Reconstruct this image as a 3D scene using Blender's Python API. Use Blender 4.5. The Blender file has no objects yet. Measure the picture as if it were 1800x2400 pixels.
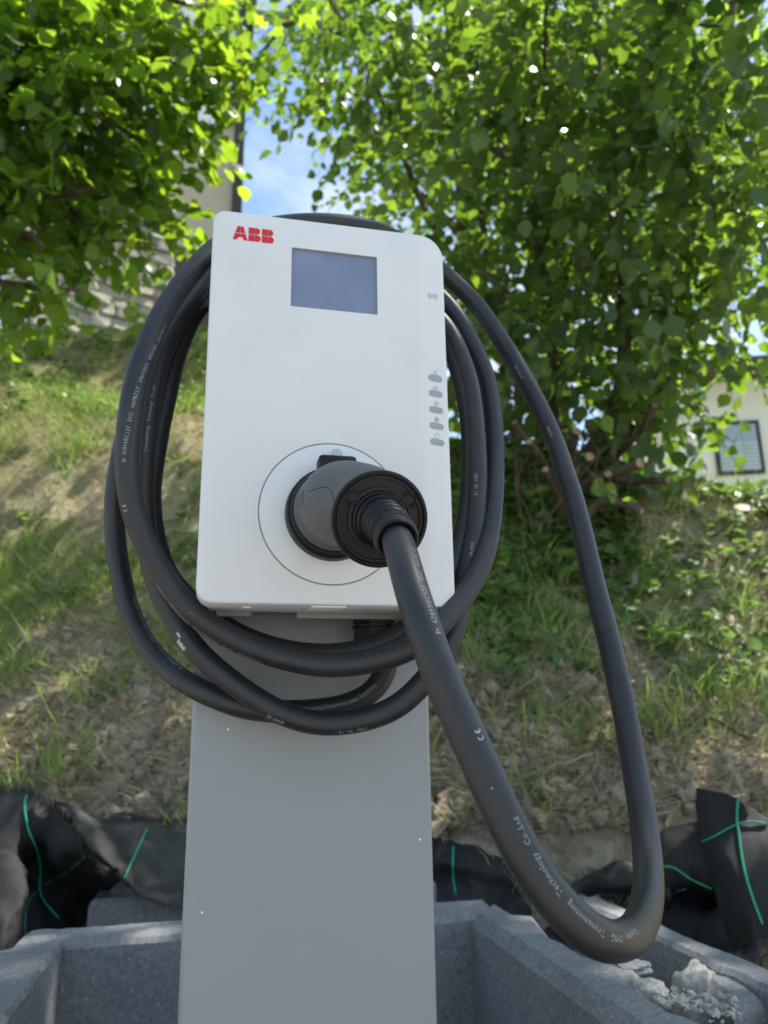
import bpy, bmesh, math, random
import numpy as np
from mathutils import Vector, Matrix, noise
from mathutils.bvhtree import BVHTree

random.seed(7)
rng = np.random.default_rng(7)
SC = bpy.context.scene
COL = SC.collection
rad = math.radians

# ------------------------------------------------------------------ camera
CAM = np.array([-.088, -.5574, 1.0259])
YAW, PITCH, ROLL = rad(-12.97), rad(14.34), rad(.79)
def _rot(y, p, r):
    cy, sy, cp, sp, cr, sr = math.cos(y), math.sin(y), math.cos(p), math.sin(p), math.cos(r), math.sin(r)
    return (np.array([[cy, -sy, 0], [sy, cy, 0], [0, 0, 1]]) @ np.array([[1, 0, 0], [0, cp, -sp], [0, sp, cp]])
            @ np.array([[cr, 0, sr], [0, 1, 0], [-sr, 0, cr]]))
M3 = _rot(YAW, PITCH, ROLL)
cd = bpy.data.cameras.new('camera')
cam = bpy.data.objects.new('camera', cd)
COL.objects.link(cam)
right, fwd, up = M3[:, 0], M3[:, 1], M3[:, 2]
mw = Matrix.Identity(4)
for i in range(3):
    mw[i][0] = right[i]; mw[i][1] = up[i]; mw[i][2] = -fwd[i]; mw[i][3] = CAM[i]
cam.matrix_world = mw
cd.sensor_fit = 'HORIZONTAL'
cd.sensor_width = 27.0
cd.lens = 27.0
cd.clip_start = .02
cd.clip_end = 3000
cd.dof.use_dof = True
cd.dof.focus_distance = .485
cd.dof.aperture_fstop = 27 / 2.7
SC.camera = cam

# ------------------------------------------------------------------ sky and sun
SUN_EL, SUN_AZ = 62.0, 84.0          # degrees; azimuth clockwise from +Y
w = bpy.data.worlds.new('World')
SC.world = w
w.use_nodes = True
nt = w.node_tree
nt.nodes.clear()
out = nt.nodes.new('ShaderNodeOutputWorld')
bg = nt.nodes.new('ShaderNodeBackground')
sky = nt.nodes.new('ShaderNodeTexSky')
sky.sky_type = 'NISHITA'
sky.sun_disc = False
sky.sun_elevation = rad(SUN_EL)
sky.sun_rotation = rad(SUN_AZ)
sky.air_density = 1.0
sky.dust_density = .8
sky.ozone_density = .5
tc = nt.nodes.new('ShaderNodeTexCoord')
mp = nt.nodes.new('ShaderNodeMapping')
mp.inputs['Scale'].default_value = (1.6, 1.2, 3.0)
nz = nt.nodes.new('ShaderNodeTexNoise')
nz.inputs['Scale'].default_value = 2.2
nz.inputs['Detail'].default_value = 8
nz.inputs['Roughness'].default_value = .58
nz.inputs['Distortion'].default_value = .4
cr = nt.nodes.new('ShaderNodeValToRGB')
cr.color_ramp.elements[0].position = .45
cr.color_ramp.elements[1].position = .70
cr.color_ramp.elements[1].color = (.62, .62, .62, 1)
mx = nt.nodes.new('ShaderNodeMix')
mx.data_type = 'RGBA'
mx.inputs['B'].default_value = (4.6, 4.6, 4.6, 1)
L = nt.links.new
L(tc.outputs['Generated'], mp.inputs['Vector']); L(mp.outputs['Vector'], nz.inputs['Vector'])
L(nz.outputs['Fac'], cr.inputs['Fac']); L(cr.outputs['Color'], mx.inputs['Factor'])
L(sky.outputs['Color'], mx.inputs['A']); tn = nt.nodes.new('ShaderNodeMix'); tn.data_type = 'RGBA'; tn.blend_type = 'MULTIPLY'; tn.inputs['Factor'].default_value = 1; tn.inputs['B'].default_value = (.97, 1.02, 1.0, 1)
L(mx.outputs['Result'], tn.inputs['A']); L(tn.outputs['Result'], bg.inputs['Color'])
L(bg.outputs['Background'], out.inputs['Surface'])
bg.inputs['Strength'].default_value = .12
sd = bpy.data.lights.new('sun', 'SUN')
sd.energy = 5.0
sd.angle = rad(.53)
sd.color = (1, .94, .84)
so = bpy.data.objects.new('sun', sd)
COL.objects.link(so)
sdir = Vector((math.sin(rad(SUN_AZ)) * math.cos(rad(SUN_EL)), math.cos(rad(SUN_AZ)) * math.cos(rad(SUN_EL)), math.sin(rad(SUN_EL))))
so.rotation_euler = sdir.to_track_quat('Z', 'Y').to_euler()
so.location = (0, 0, 12)
SC.view_settings.view_transform = 'Standard'
SC.view_settings.look = 'None'
SC.view_settings.exposure = 1.2
SC.view_settings.gamma = 1
SC.view_settings.use_curve_mapping = False
SC.render.engine = 'CYCLES'
SC.cycles.max_bounces = 8
SC.cycles.transparent_max_bounces = 8
SC.cycles.transmission_bounces = 4

# ------------------------------------------------------------------ helpers
def ray(px, py): return M3 @ np.array([(px - 900) / 1800, 1, -(py - 1200) / 1800])
def at(px, py, d): return CAM + d * ray(px, py)
def onz(px, py, z):
    r = ray(px, py); return CAM + (z - CAM[2]) / r[2] * r
def proj(P):
    q = (np.asarray(P) - CAM) @ M3
    return 900 + 1800 * q[..., 0] / q[..., 1], 1200 - 1800 * q[..., 2] / q[..., 1], q[..., 1]
AZR = np.array([math.cos(YAW), math.sin(YAW)]); AZF = np.array([-math.sin(YAW), math.cos(YAW)])
def uv(u, v, z=0.0):                 # bank frame: u to the right, v ahead of the camera
    p = CAM[:2] + AZR * u + AZF * v
    return np.array([p[0], p[1], z])

def link(name, me, mat=None, parent=None):
    o = bpy.data.objects.new(name, me)
    COL.objects.link(o)
    if mat is not None and not me.materials:
        for m in (mat if isinstance(mat, (list, tuple)) else [mat]): me.materials.append(m)
    if parent is not None:
        o.parent = parent
        if parent.parent is None and parent.type == 'EMPTY': o.matrix_parent_inverse = Matrix.Translation(parent.location).inverted()
    return o
def shade(me, ang=None):
    for p in me.polygons: p.use_smooth = True
    if ang is not None: me.set_sharp_from_angle(angle=rad(ang))
def mesh(name, verts, faces, smooth=None):
    me = bpy.data.meshes.new(name)
    me.from_pydata([tuple(map(float, v)) for v in verts], [], faces)
    me.update()
    if smooth: shade(me, smooth if smooth is not True else None)
    return me
def from_bm(name, bm, smooth=None):
    me = bpy.data.meshes.new(name)
    bmesh.ops.recalc_face_normals(bm, faces=bm.faces)
    bm.to_mesh(me); bm.free()
    if smooth: shade(me, smooth if smooth is not True else None)
    return me
def tag(o, label=None, cat=None, group=None, kind=None):
    if label: o['label'] = label
    if cat: o['category'] = cat
    if group: o['group'] = group
    if kind: o['kind'] = kind
    return o
def thing(name, loc, label, cat, group=None):
    o = bpy.data.objects.new(name, None)
    COL.objects.link(o)
    o.location = tuple(map(float, loc)); o.empty_display_size = .1
    return tag(o, label, cat, group)

def box_mesh(name, lo, hi, bev=0.0, seg=2):
    bm = bmesh.new()
    bmesh.ops.create_cube(bm, size=1)
    lo, hi = np.array(lo, float), np.array(hi, float)
    for v in bm.verts: v.co = Vector(tuple((lo + hi) / 2 + np.array(v.co) * (hi - lo)))
    if bev: bmesh.ops.bevel(bm, geom=bm.edges[:], offset=bev, segments=seg, affect='EDGES', profile=.5)
    return from_bm(name, bm, 40 if bev else None)

def frames(P):
    P = np.asarray(P, float)
    T = np.gradient(P, axis=0); T /= np.linalg.norm(T, axis=1)[:, None]
    n = np.cross(T[0], [0, 0, 1.]);
    if np.linalg.norm(n) < .1: n = np.cross(T[0], [1., 0, 0])
    n /= np.linalg.norm(n); N = [n]
    for i in range(1, len(P)):
        n = N[-1] - T[i] * np.dot(N[-1], T[i]); n /= np.linalg.norm(n); N.append(n)
    N = np.array(N); return T, N, np.cross(T, N)
def tube(name, P, r, k=16, caps=True, smooth=True):
    P = np.asarray(P, float); n = len(P)
    r = np.full(n, r) if np.isscalar(r) else np.asarray(r, float)
    T, N, B = frames(P)
    a = np.arange(k) * 2 * math.pi / k
    V = (P[:, None] + r[:, None, None] * (np.cos(a)[None, :, None] * N[:, None] + np.sin(a)[None, :, None] * B[:, None])).reshape(-1, 3)
    F = [(i * k + j, i * k + (j + 1) % k, (i + 1) * k + (j + 1) % k, (i + 1) * k + j) for i in range(n - 1) for j in range(k)]
    if caps: F += [tuple(range(k))[::-1], tuple((n - 1) * k + j for j in range(k))]
    return mesh(name, V, F, 50 if smooth else None)
def catmull(P, n=8):
    P = np.asarray(P, float); Q = np.vstack([2 * P[0] - P[1], P, 2 * P[-1] - P[-2]]); R = []
    for i in range(1, len(Q) - 2):
        p0, p1, p2, p3 = Q[i - 1:i + 3]
        for t in np.linspace(0, 1, n, endpoint=False):
            R.append(.5 * (2 * p1 + (p2 - p0) * t + (2 * p0 - 5 * p1 + 4 * p2 - p3) * t * t + (3 * p1 - p0 - 3 * p2 + p3) * t ** 3))
    R.append(Q[-2]); return np.array(R)
def revolve(name, prof, origin, axis, k=48, xref=(1, 0, 0), smooth=35):   # prof: (dist along axis, radius)
    a = Vector(axis).normalized(); x = Vector(xref); x = (x - a * x.dot(a)).normalized(); y = a.cross(x)
    O = Vector(tuple(origin)); V = []; F = []
    for s, r in prof:
        for j in range(k):
            t = 2 * math.pi * j / k
            V.append(O + a * s + (x * math.cos(t) + y * math.sin(t)) * r)
    n = len(prof)
    for i in range(n - 1):
        for j in range(k): F.append((i * k + j, i * k + (j + 1) % k, (i + 1) * k + (j + 1) % k, (i + 1) * k + j))
    if prof[0][1] > 1e-6: F.append(tuple(range(k))[::-1])
    if prof[-1][1] > 1e-6: F.append(tuple((n - 1) * k + j for j in range(k)))
    return mesh(name, V, F, smooth)

# ------------------------------------------------------------------ materials
def mat(name, col=(.5, .5, .5), rough=.5, spec=.5, metal=0, coat=0):
    m = bpy.data.materials.new(name); m.use_nodes = True
    b = m.node_tree.nodes['Principled BSDF']
    b.inputs['Base Color'].default_value = (*col, 1); b.inputs['Roughness'].default_value = rough
    b.inputs['Specular IOR Level'].default_value = spec; b.inputs['Metallic'].default_value = metal
    b.inputs['Coat Weight'].default_value = coat
    return m, m.node_tree, b
def nnode(nt, typ, **kw):
    n = nt.nodes.new(typ)
    for k, v in kw.items():
        if k in n.inputs: n.inputs[k].default_value = v
        else: setattr(n, k, v)
    return n
def noise_col(nt, b, scale, cols, poss, detail=6, rough=.6, vec='Object', dist=0, sc3=None):
    t = nt.nodes.new('ShaderNodeTexCoord'); n = nnode(nt, 'ShaderNodeTexNoise', Scale=scale, Detail=detail, Roughness=rough, Distortion=dist)
    if sc3:
        m = nt.nodes.new('ShaderNodeMapping'); m.inputs['Scale'].default_value = sc3
        nt.links.new(t.outputs[vec], m.inputs['Vector']); nt.links.new(m.outputs['Vector'], n.inputs['Vector'])
    else: nt.links.new(t.outputs[vec], n.inputs['Vector'])
    r = nt.nodes.new('ShaderNodeValToRGB'); e = r.color_ramp.elements
    while len(e) < len(cols): e.new(.5)
    for i, (c, p) in enumerate(zip(cols, poss)): e[i].position = p; e[i].color = (*c, 1)
    nt.links.new(n.outputs['Fac'], r.inputs['Fac'])
    if b is not None: nt.links.new(r.outputs['Color'], b.inputs['Base Color'])
    return t, n, r
def bump(nt, b, src, strength=.3, dist=.001, prev=None):
    bp = nnode(nt, 'ShaderNodeBump', Strength=strength, Distance=dist)
    nt.links.new(src, bp.inputs['Height'])
    if prev is not None: nt.links.new(prev, bp.inputs['Normal'])
    nt.links.new(bp.outputs['Normal'], b.inputs['Normal'])
    return bp.outputs['Normal']
def specks(nt, b, scale, thr, speck, base_socket, vec, size=.5):    # sparse dots of dust or paint
    v = nnode(nt, 'ShaderNodeTexVoronoi', Scale=scale, Randomness=1.0)
    nt.links.new(vec, v.inputs['Vector'])
    wn = nnode(nt, 'ShaderNodeTexWhiteNoise'); nt.links.new(v.outputs['Position'], wn.inputs['Vector'])
    g = nnode(nt, 'ShaderNodeMath', operation='GREATER_THAN'); nt.links.new(wn.outputs['Value'], g.inputs[0]); g.inputs[1].default_value = thr
    # dots of varying size
    sz = nnode(nt, 'ShaderNodeMath', operation='MULTIPLY'); nt.links.new(wn.outputs['Value'], sz.inputs[0]); sz.inputs[1].default_value = size
    l = nnode(nt, 'ShaderNodeMath', operation='LESS_THAN'); nt.links.new(v.outputs['Distance'], l.inputs[0]); nt.links.new(sz.outputs[0], l.inputs[1])
    m = nnode(nt, 'ShaderNodeMath', operation='MULTIPLY'); nt.links.new(g.outputs[0], m.inputs[0]); nt.links.new(l.outputs[0], m.inputs[1])
    x = nt.nodes.new('ShaderNodeMix'); x.data_type = 'RGBA'; x.inputs['B'].default_value = (*speck, 1)
    nt.links.new(m.outputs[0], x.inputs['Factor']); nt.links.new(base_socket, x.inputs['A'])
    nt.links.new(x.outputs['Result'], b.inputs['Base Color'])
    return x.outputs['Result']

# white charger plastic
WHITE, n_, b_ = mat('white plastic', (.80, .805, .80), .42, .45)
t_, nn, r_ = noise_col(n_, b_, 9, [(.65, .642, .62), (.695, .685, .662), (.715, .705, .68)], [.25, .5, .8], 7, .65)
vd = nnode(n_, 'ShaderNodeVectorMath', operation='DISTANCE'); vd.inputs[1].default_value = (-.0197, 0, 1.131); n_.links.new(t_.outputs['Object'], vd.inputs[0])
mrs = nnode(n_, 'ShaderNodeMapRange'); mrs.inputs['From Min'].default_value = .0035; mrs.inputs['From Max'].default_value = .010; mrs.inputs['To Min'].default_value = .55; mrs.inputs['To Max'].default_value = 0
n_.links.new(vd.outputs['Value'], mrs.inputs['Value']); sx_ = n_.nodes.new('ShaderNodeMix'); sx_.data_type = 'RGBA'; sx_.inputs['B'].default_value = (.66, .62, .50, 1)
n_.links.new(mrs.outputs['Result'], sx_.inputs['Factor']); n_.links.new(r_.outputs['Color'], sx_.inputs['A'])
s1 = specks(n_, b_, 260, .984, (.60, .58, .53), sx_.outputs['Result'], t_.outputs['Object'], .13)
f_ = nnode(n_, 'ShaderNodeTexNoise', Scale=2600, Detail=2); n_.links.new(t_.outputs['Object'], f_.inputs['Vector'])
bump(n_, b_, f_.outputs['Fac'], .12, .0003)
CREAM, *_ = mat('cream plastic', (.74, .72, .66), .5)
BACK, *_ = mat('grey backplate', (.26, .26, .25), .5)
RING, *_ = mat('ring seam', (.36, .34, .29), .6)
RED, *_ = mat('red print', (.62, .012, .02), .35, .5)
REDLINE, *_ = mat('pale red print', (.66, .10, .12), .35, .5)
PRINT, *_ = mat('grey print', (.38, .39, .39), .5)
LENS, n_, b_ = mat('grey light lens', (.31, .325, .318), .25, .5)
SCREEN, n_, b_ = mat('display glass', (.17, .20, .29), .16, .55, 0, .6)
noise_col(n_, b_, 30, [(.155, .185, .27), (.20, .23, .32)], [.3, .7], 3, .5)
BEZ, *_ = mat('display edge', (.30, .30, .31), .4)
POST, n_, b_ = mat('grey powder coat', (.33, .35, .36), .42, .5)
t_, nn, r_ = noise_col(n_, b_, 5, [(.265, .276, .276), (.295, .306, .305)], [.3, .7], 8, .7)
s1 = specks(n_, b_, 120, .985, (.72, .73, .72), r_.outputs['Color'], t_.outputs['Object'], .12)
s2 = specks(n_, b_, 42, .93, (.62, .63, .62), s1, t_.outputs['Object'], .03)
f_ = nnode(n_, 'ShaderNodeTexNoise', Scale=1500, Detail=2); n_.links.new(t_.outputs['Object'], f_.inputs['Vector'])
bump(n_, b_, f_.outputs['Fac'], .18, .0004)
def rubber(name, a, c, rough, spk=True, thr=.978, sp=.5):
    m, n_, b_ = mat(name, a, rough, sp)
    t_, nn, r_ = noise_col(n_, b_, 26, [a, c], [.35, .75], 8, .7)
    if spk: specks(n_, b_, 300, thr, (.26, .26, .245), r_.outputs['Color'], t_.outputs['Object'], .14)
    rr = nnode(n_, 'ShaderNodeMapRange'); rr.inputs['To Min'].default_value = rough - .1; rr.inputs['To Max'].default_value = rough + .12
    n_.links.new(nn.outputs['Fac'], rr.inputs['Value']); n_.links.new(rr.outputs['Result'], b_.inputs['Roughness'])
    f_ = nnode(n_, 'ShaderNodeTexNoise', Scale=900, Detail=3); n_.links.new(t_.outputs['Object'], f_.inputs['Vector'])
    bump(n_, b_, f_.outputs['Fac'], .2, .0004)
    return m
CABLE = rubber('black cable rubber', (.014, .0145, .016), (.026, .026, .026), .42)
SOFT = rubber('soft grip rubber', (.085, .085, .082), (.105, .103, .10), .5, True, .985)
HARD = rubber('black hard plastic', (.006, .006, .006), (.011, .0105, .010), .40, True, .99, .32)
DARK, *_ = mat('dark recess', (.006, .006, .006), .6)
CPRINT, *_ = mat('cable print', (.44, .47, .48), .6)
SCUFF, *_ = mat('pale scuff', (.42, .42, .41), .5)
LED, n_, b_ = mat('clear lens', (.75, .78, .78), .08, .6)
b_.inputs['Transmission Weight'].default_value = .5

def concrete(name, a, b, c):
    m, n_, b_ = mat(name, a, .9, .3)
    t_, nn, r_ = noise_col(n_, None, 7, [a, b, c], [.3, .5, .72], 10, .75)
    g = nnode(n_, 'ShaderNodeTexNoise', Scale=160, Detail=6, Roughness=.8); n_.links.new(t_.outputs['Object'], g.inputs['Vector'])
    gr = n_.nodes.new('ShaderNodeValToRGB'); gr.color_ramp.elements[0].position = .36; gr.color_ramp.elements[0].color = (.66, .66, .67, 1)
    gr.color_ramp.elements[1].position = .68; gr.color_ramp.elements[1].color = (1.26, 1.26, 1.26, 1)
    n_.links.new(g.outputs['Fac'], gr.inputs['Fac'])
    x = n_.nodes.new('ShaderNodeMix'); x.data_type = 'RGBA'; x.blend_type = 'MULTIPLY'; x.inputs['Factor'].default_value = 1
    n_.links.new(r_.outputs['Color'], x.inputs['A']); n_.links.new(gr.outputs['Color'], x.inputs['B'])
    specks(n_, b_, 260, .982, (.55, .55, .54), x.outputs['Result'], t_.outputs['Object'], .3)
    p1 = bump(n_, b_, g.outputs['Fac'], .9, .0035)
    f_ = nnode(n_, 'ShaderNodeTexNoise', Scale=480, Detail=3); n_.links.new(t_.outputs['Object'], f_.inputs['Vector'])
    bump(n_, b_, f_.outputs['Fac'], .6, .0012, p1)
    return m
CONC = concrete('grey block concrete', (.235, .24, .242), (.29, .295, .295), (.35, .352, .35))
PITM, *_ = mat('darkened pit soil', (.045, .04, .035), .95)  # pit floor darkened to cut bounce light onto the blocks' inner faces
MORTAR = concrete('pale crumbly mortar', (.42, .40, .34), (.55, .52, .45), (.66, .63, .56))

FAB, n_, b_ = mat('black woven fabric', (.012, .012, .013), .5, .5)
t_ = n_.nodes.new('ShaderNodeUVMap')
wv = nnode(n_, 'ShaderNodeTexWave', Scale=150, wave_type='BANDS', bands_direction='X'); wv2 = nnode(n_, 'ShaderNodeTexWave', Scale=150, wave_type='BANDS', bands_direction='Y')
for q in (wv, wv2): n_.links.new(t_.outputs['UV'], q.inputs['Vector'])
mm = nnode(n_, 'ShaderNodeMath', operation='MULTIPLY'); n_.links.new(wv.outputs['Fac'], mm.inputs[0]); n_.links.new(wv2.outputs['Fac'], mm.inputs[1])
bump(n_, b_, mm.outputs[0], .6, .001)
_, _, r_ = noise_col(n_, b_, 12, [(.010, .011, .012), (.017, .018, .019), (.036, .036, .033)], [.35, .6, .85], 6, .7)
FAB2, n_, b_ = mat('dusty olive woven fabric', (.05, .052, .045), .75, .3)
noise_col(n_, b_, 14, [(.03, .031, .028), (.055, .056, .05), (.09, .09, .08)], [.35, .6, .85], 7, .7)
THREAD, n_, b_ = mat('green thread', (.03, .32, .20), .5)
FRAY, *_ = mat('frayed fibre', (.012, .012, .011), .6)

def leafmat(name, dif, tra, rough=.38, mixf=.5):
    m = bpy.data.materials.new(name); m.use_nodes = True; n_ = m.node_tree; n_.nodes.clear()
    o = n_.nodes.new('ShaderNodeOutputMaterial'); p = n_.nodes.new('ShaderNodeBsdfPrincipled'); tr = n_.nodes.new('ShaderNodeBsdfTranslucent'); mixn = n_.nodes.new('ShaderNodeMixShader')
    oi = n_.nodes.new('ShaderNodeObjectInfo'); at_ = nnode(n_, 'ShaderNodeAttribute', attribute_name='tint')
    hs = n_.nodes.new('ShaderNodeHueSaturation'); hs.inputs['Color'].default_value = (*dif, 1)
    ht = n_.nodes.new('ShaderNodeHueSaturation'); ht.inputs['Color'].default_value = (*tra, 1)
    mr = nnode(n_, 'ShaderNodeMapRange'); mr.inputs['To Min'].default_value = .55; mr.inputs['To Max'].default_value = 1.45
    mh = nnode(n_, 'ShaderNodeMapRange'); mh.inputs['To Min'].default_value = .515; mh.inputs['To Max'].default_value = .478
    for q in (mr, mh): n_.links.new(at_.outputs['Fac'], q.inputs['Value'])
    for q in (hs, ht): n_.links.new(mr.outputs['Result'], q.inputs['Value']); n_.links.new(mh.outputs['Result'], q.inputs['Hue'])
    n_.links.new(hs.outputs['Color'], p.inputs['Base Color']); n_.links.new(ht.outputs['Color'], tr.inputs['Color'])
    p.inputs['Roughness'].default_value = rough; p.inputs['Specular IOR Level'].default_value = .45
    mixn.inputs[0].default_value = mixf
    n_.links.new(p.outputs[0], mixn.inputs[1]); n_.links.new(tr.outputs[0], mixn.inputs[2]); n_.links.new(mixn.outputs[0], o.inputs['Surface'])
    return m
LEAF_L = leafmat('bright hazel leaf', (.065, .12, .028), (.32, .52, .025), .36, .52)
LEAF_R = leafmat('green hazel leaf', (.07, .112, .034), (.20, .36, .028), .36, .44)
LEAF_B = leafmat('distant leaf', (.055, .10, .025), (.34, .56, .03), .45, .5)
GRASS = leafmat('grass blade', (.22, .32, .08), (.28, .42, .08), .5, .35)
WEED = leafmat('weed leaf', (.13, .22, .06), (.2, .36, .06), .5, .35)
STRAW = leafmat('dry straw', (.46, .39, .25), (.3, .25, .13), .7, .2)
LITTER = leafmat('dead leaf', (.30, .24, .16), (.2, .15, .08), .8, .2)
BARK, n_, b_ = mat('bark', (.12, .09, .06), .9, .2)
noise_col(n_, b_, 18, [(.045, .033, .023), (.10, .075, .05), (.16, .125, .09)], [.3, .55, .8], 8, .7, sc3=(1, 1, .25))
CUT, n_, b_ = mat('fresh cut wood', (.42, .29, .18), .85, .2)
noise_col(n_, b_, 60, [(.16, .11, .07), (.36, .25, .16)], [.35, .65], 6, .7)
SOIL, n_, b_ = mat('sandy soil bank', (.3, .25, .18), .95, .15)
t_, nn, r_ = noise_col(n_, None, 3.2, [(.22, .17, .12), (.42, .35, .25), (.60, .52, .39), (.68, .61, .48)], [.30, .42, .52, .72], 12, .75)
g = nnode(n_, 'ShaderNodeTexNoise', Scale=28, Detail=10, Roughness=.75); n_.links.new(t_.outputs['Object'], g.inputs['Vector'])
gr = n_.nodes.new('ShaderNodeValToRGB'); gr.color_ramp.elements[0].position = .36; gr.color_ramp.elements[0].color = (.55, .52, .48, 1)
gr.color_ramp.elements[1].position = .66; gr.color_ramp.elements[1].color = (1.25, 1.25, 1.22, 1); n_.links.new(g.outputs['Fac'], gr.inputs['Fac'])
x = n_.nodes.new('ShaderNodeMix'); x.data_type = 'RGBA'; x.blend_type = 'MULTIPLY'; x.inputs['Factor'].default_value = 1
n_.links.new(r_.outputs['Color'], x.inputs['A']); n_.links.new(gr.outputs['Color'], x.inputs['B'])
av = nnode(n_, 'ShaderNodeAttribute', attribute_name='green')
x2 = n_.nodes.new('ShaderNodeMix'); x2.data_type = 'RGBA'; x2.inputs['B'].default_value = (.25, .26, .11, 1)
n_.links.new(av.outputs['Fac'], x2.inputs['Factor']); n_.links.new(x.outputs['Result'], x2.inputs['A']); n_.links.new(x2.outputs['Result'], b_.inputs['Base Color'])
bump(n_, b_, g.outputs['Fac'], 1.0, .03)
GRAVEL, n_, b_ = mat('pale gravel yard', (.42, .38, .33), .95, .2)
noise_col(n_, b_, 40, [(.17, .165, .155), (.27, .262, .25), (.36, .35, .335)], [.35, .5, .7], 8, .8)
PLASTER, n_, b_ = mat('beige plaster', (.5, .44, .34), .9, .2)
noise_col(n_, b_, 1.5, [(.42, .36, .27), (.50, .44, .34)], [.3, .7], 8, .7)
WPL, n_, b_ = mat('white plaster', (.78, .78, .75), .9, .2)
noise_col(n_, b_, 1.2, [(.70, .70, .67), (.80, .80, .78)], [.3, .7], 8, .7)
DKW, *_ = mat('dark timber', (.035, .032, .032), .7)
ROOF, *_ = mat('brown eave boards', (.07, .055, .05), .8)
STONE, n_, b_ = mat('grey rubble stone', (.4, .37, .32), .95, .2)
t_, nn, r_ = noise_col(n_, b_, 6, [(.30, .28, .24), (.48, .45, .39), (.62, .59, .53)], [.3, .5, .75], 9, .75)
bump(n_, b_, nn.outputs['Fac'], .8, .03)
JOINT, *_ = mat('lime mortar joint', (.42, .39, .33), .95)
GLASS, *_ = mat('window glass', (.30, .38, .50), .05, .8)  # blue of the reflected sky painted into the base colour
BLIND, *_ = mat('pale blind slats', (.55, .6, .62), .6)

# ================================================================== SETTING
def crest(u):
    s = lambda a, b, x: (lambda t: t * t * (3 - 2 * t))(np.clip((x - a) / (b - a), 0, 1))
    return 3.36 - 1.26 * s(-.95, .45, u) - .28 * s(.45, 1.3, u)
TOE_V, TOE_Z, SLOPE = 1.52, .70, .95
def terrain_h(u, v):
    u = np.asarray(u, float); v = np.asarray(v, float)
    base = np.where(v < .95, 0.0, .50 * np.clip((v - .95) / .1, 0, 1)) + np.clip((v - 1.44) / .12, 0, 1) * (TOE_Z - .50)
    bank = TOE_Z + SLOPE * (v - TOE_V) + .05 * np.sin(u * 2.3 + 1) + .10 * np.clip(v - TOE_V, 0, 1) * np.sin(v * 5 + u)
    c = crest(u)
    k = .16
    top = -k * np.log(np.exp(-np.clip(bank, -5, 9) / k) + np.exp(-c / k))      # soft minimum: rounded crest
    return np.where(v > TOE_V + .04, np.maximum(top, TOE_Z * .98), base)
def hnoise(u, v):
    return .045 * noise.fractal(Vector((u * 2.2, v * 2.2, 0)), 1, 2, 5) + .03 * noise.fractal(Vector((u * 11, v * 11, 3)), 1, 2, 4)
def ground_z(u, v):
    h = float(terrain_h(u, v))
    return h + (hnoise(u, v) if v > TOE_V - .15 else 0)
def grid_axis(parts):
    o = []
    for a, b, n in parts: o += list(np.linspace(a, b, n, endpoint=False))
    o.append(parts[-1][1]); return np.array(o)
us = grid_axis([(-60, -4, 8), (-4, -1.9, 20), (-1.9, 2.3, 190), (2.3, 5, 24), (5, 60, 8)])
vs = grid_axis([(-60, -2, 10), (-2, .9, 8), (.9, 1.3, 10), (1.3, 4.6, 200), (4.6, 8, 20), (8, 90, 14)])
V = []; G = []
for v in vs:
    for u in us:
        p = uv(u, v, ground_z(u, v)); V.append(p)
        hgt = p[2]; e = noise.fractal(Vector((u * 1.6, v * 1.6, 9)), 1, 2, 4)
        gg = np.clip((hgt - 1.06 + e * .7) / .3, 0, 1) * (.75 + .4 * e) if v > TOE_V else (.0)
        if v > 5: gg = .7
        G.append(float(np.clip(gg, 0, .85)))
nu = len(us)
F = [(j * nu + i, j * nu + i + 1, (j + 1) * nu + i + 1, (j + 1) * nu + i) for j in range(len(vs) - 1) for i in range(nu - 1)]
me = mesh('bank', V, F, True)
a = me.attributes.new('green', 'FLOAT', 'POINT'); a.data.foreach_set('value', G)
fv = [max(me.vertices[i].co.z for i in p.vertices) for p in me.polygons]
me.materials.append(SOIL); me.materials.append(GRAVEL)
me.polygons.foreach_set('material_index', [1 if z < .02 else 0 for z in fv])
tag(link('grassy_bank', me), kind='structure')

# ------------------------------------------------------------------ leaves
def leaf_template(kind):
    if kind == 'near':      # ovate with serrated margin, folded on the midrib
        ys = np.array([0, .12, .28, .45, .62, .80, 1.0]); wd = np.array([0, .26, .40, .43, .36, .20, 0])
    elif kind == 'grape':
        ys = np.array([0, .1, .3, .5, .7, 1.0]); wd = np.array([0, .38, .47, .42, .28, 0])
    else:
        ys = np.array([0, .35, .7, 1.0]); wd = np.array([0, .42, .32, 0])
    n = len(ys); V = []; F = []
    zc = -.16 * ys ** 2
    for i in range(n): V.append((0, ys[i], zc[i]))
    R = {}; Lf = {}
    for i in range(1, n - 1):
        jag = .03 * (1 if i % 2 else -1) if kind != 'far' else 0
        R[i] = len(V); V.append((wd[i] + jag, ys[i] + .03, zc[i] + .10 * wd[i] * 2 - .03 * (i % 2)))
        Lf[i] = len(V); V.append((-wd[i] + jag, ys[i] + .03, zc[i] + .10 * wd[i] * 2 - .03 * ((i + 1) % 2)))
    for S, flip in ((R, 0), (Lf, 1)):
        for i in range(n - 1):
            if i == 0: f = (0, S[1], 1)
            elif i == n - 2: f = (i, S[i], n - 1)
            else: f = (i, S[i], S[i + 1], i + 1)
            F.append(f[::-1] if flip else f)
    return np.array(V, float), F
def set_tint(me, t):
    a = me.attributes.new('tint', 'FLOAT', 'POINT'); a.data.foreach_set('value', np.asarray(t, np.float32))
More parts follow.
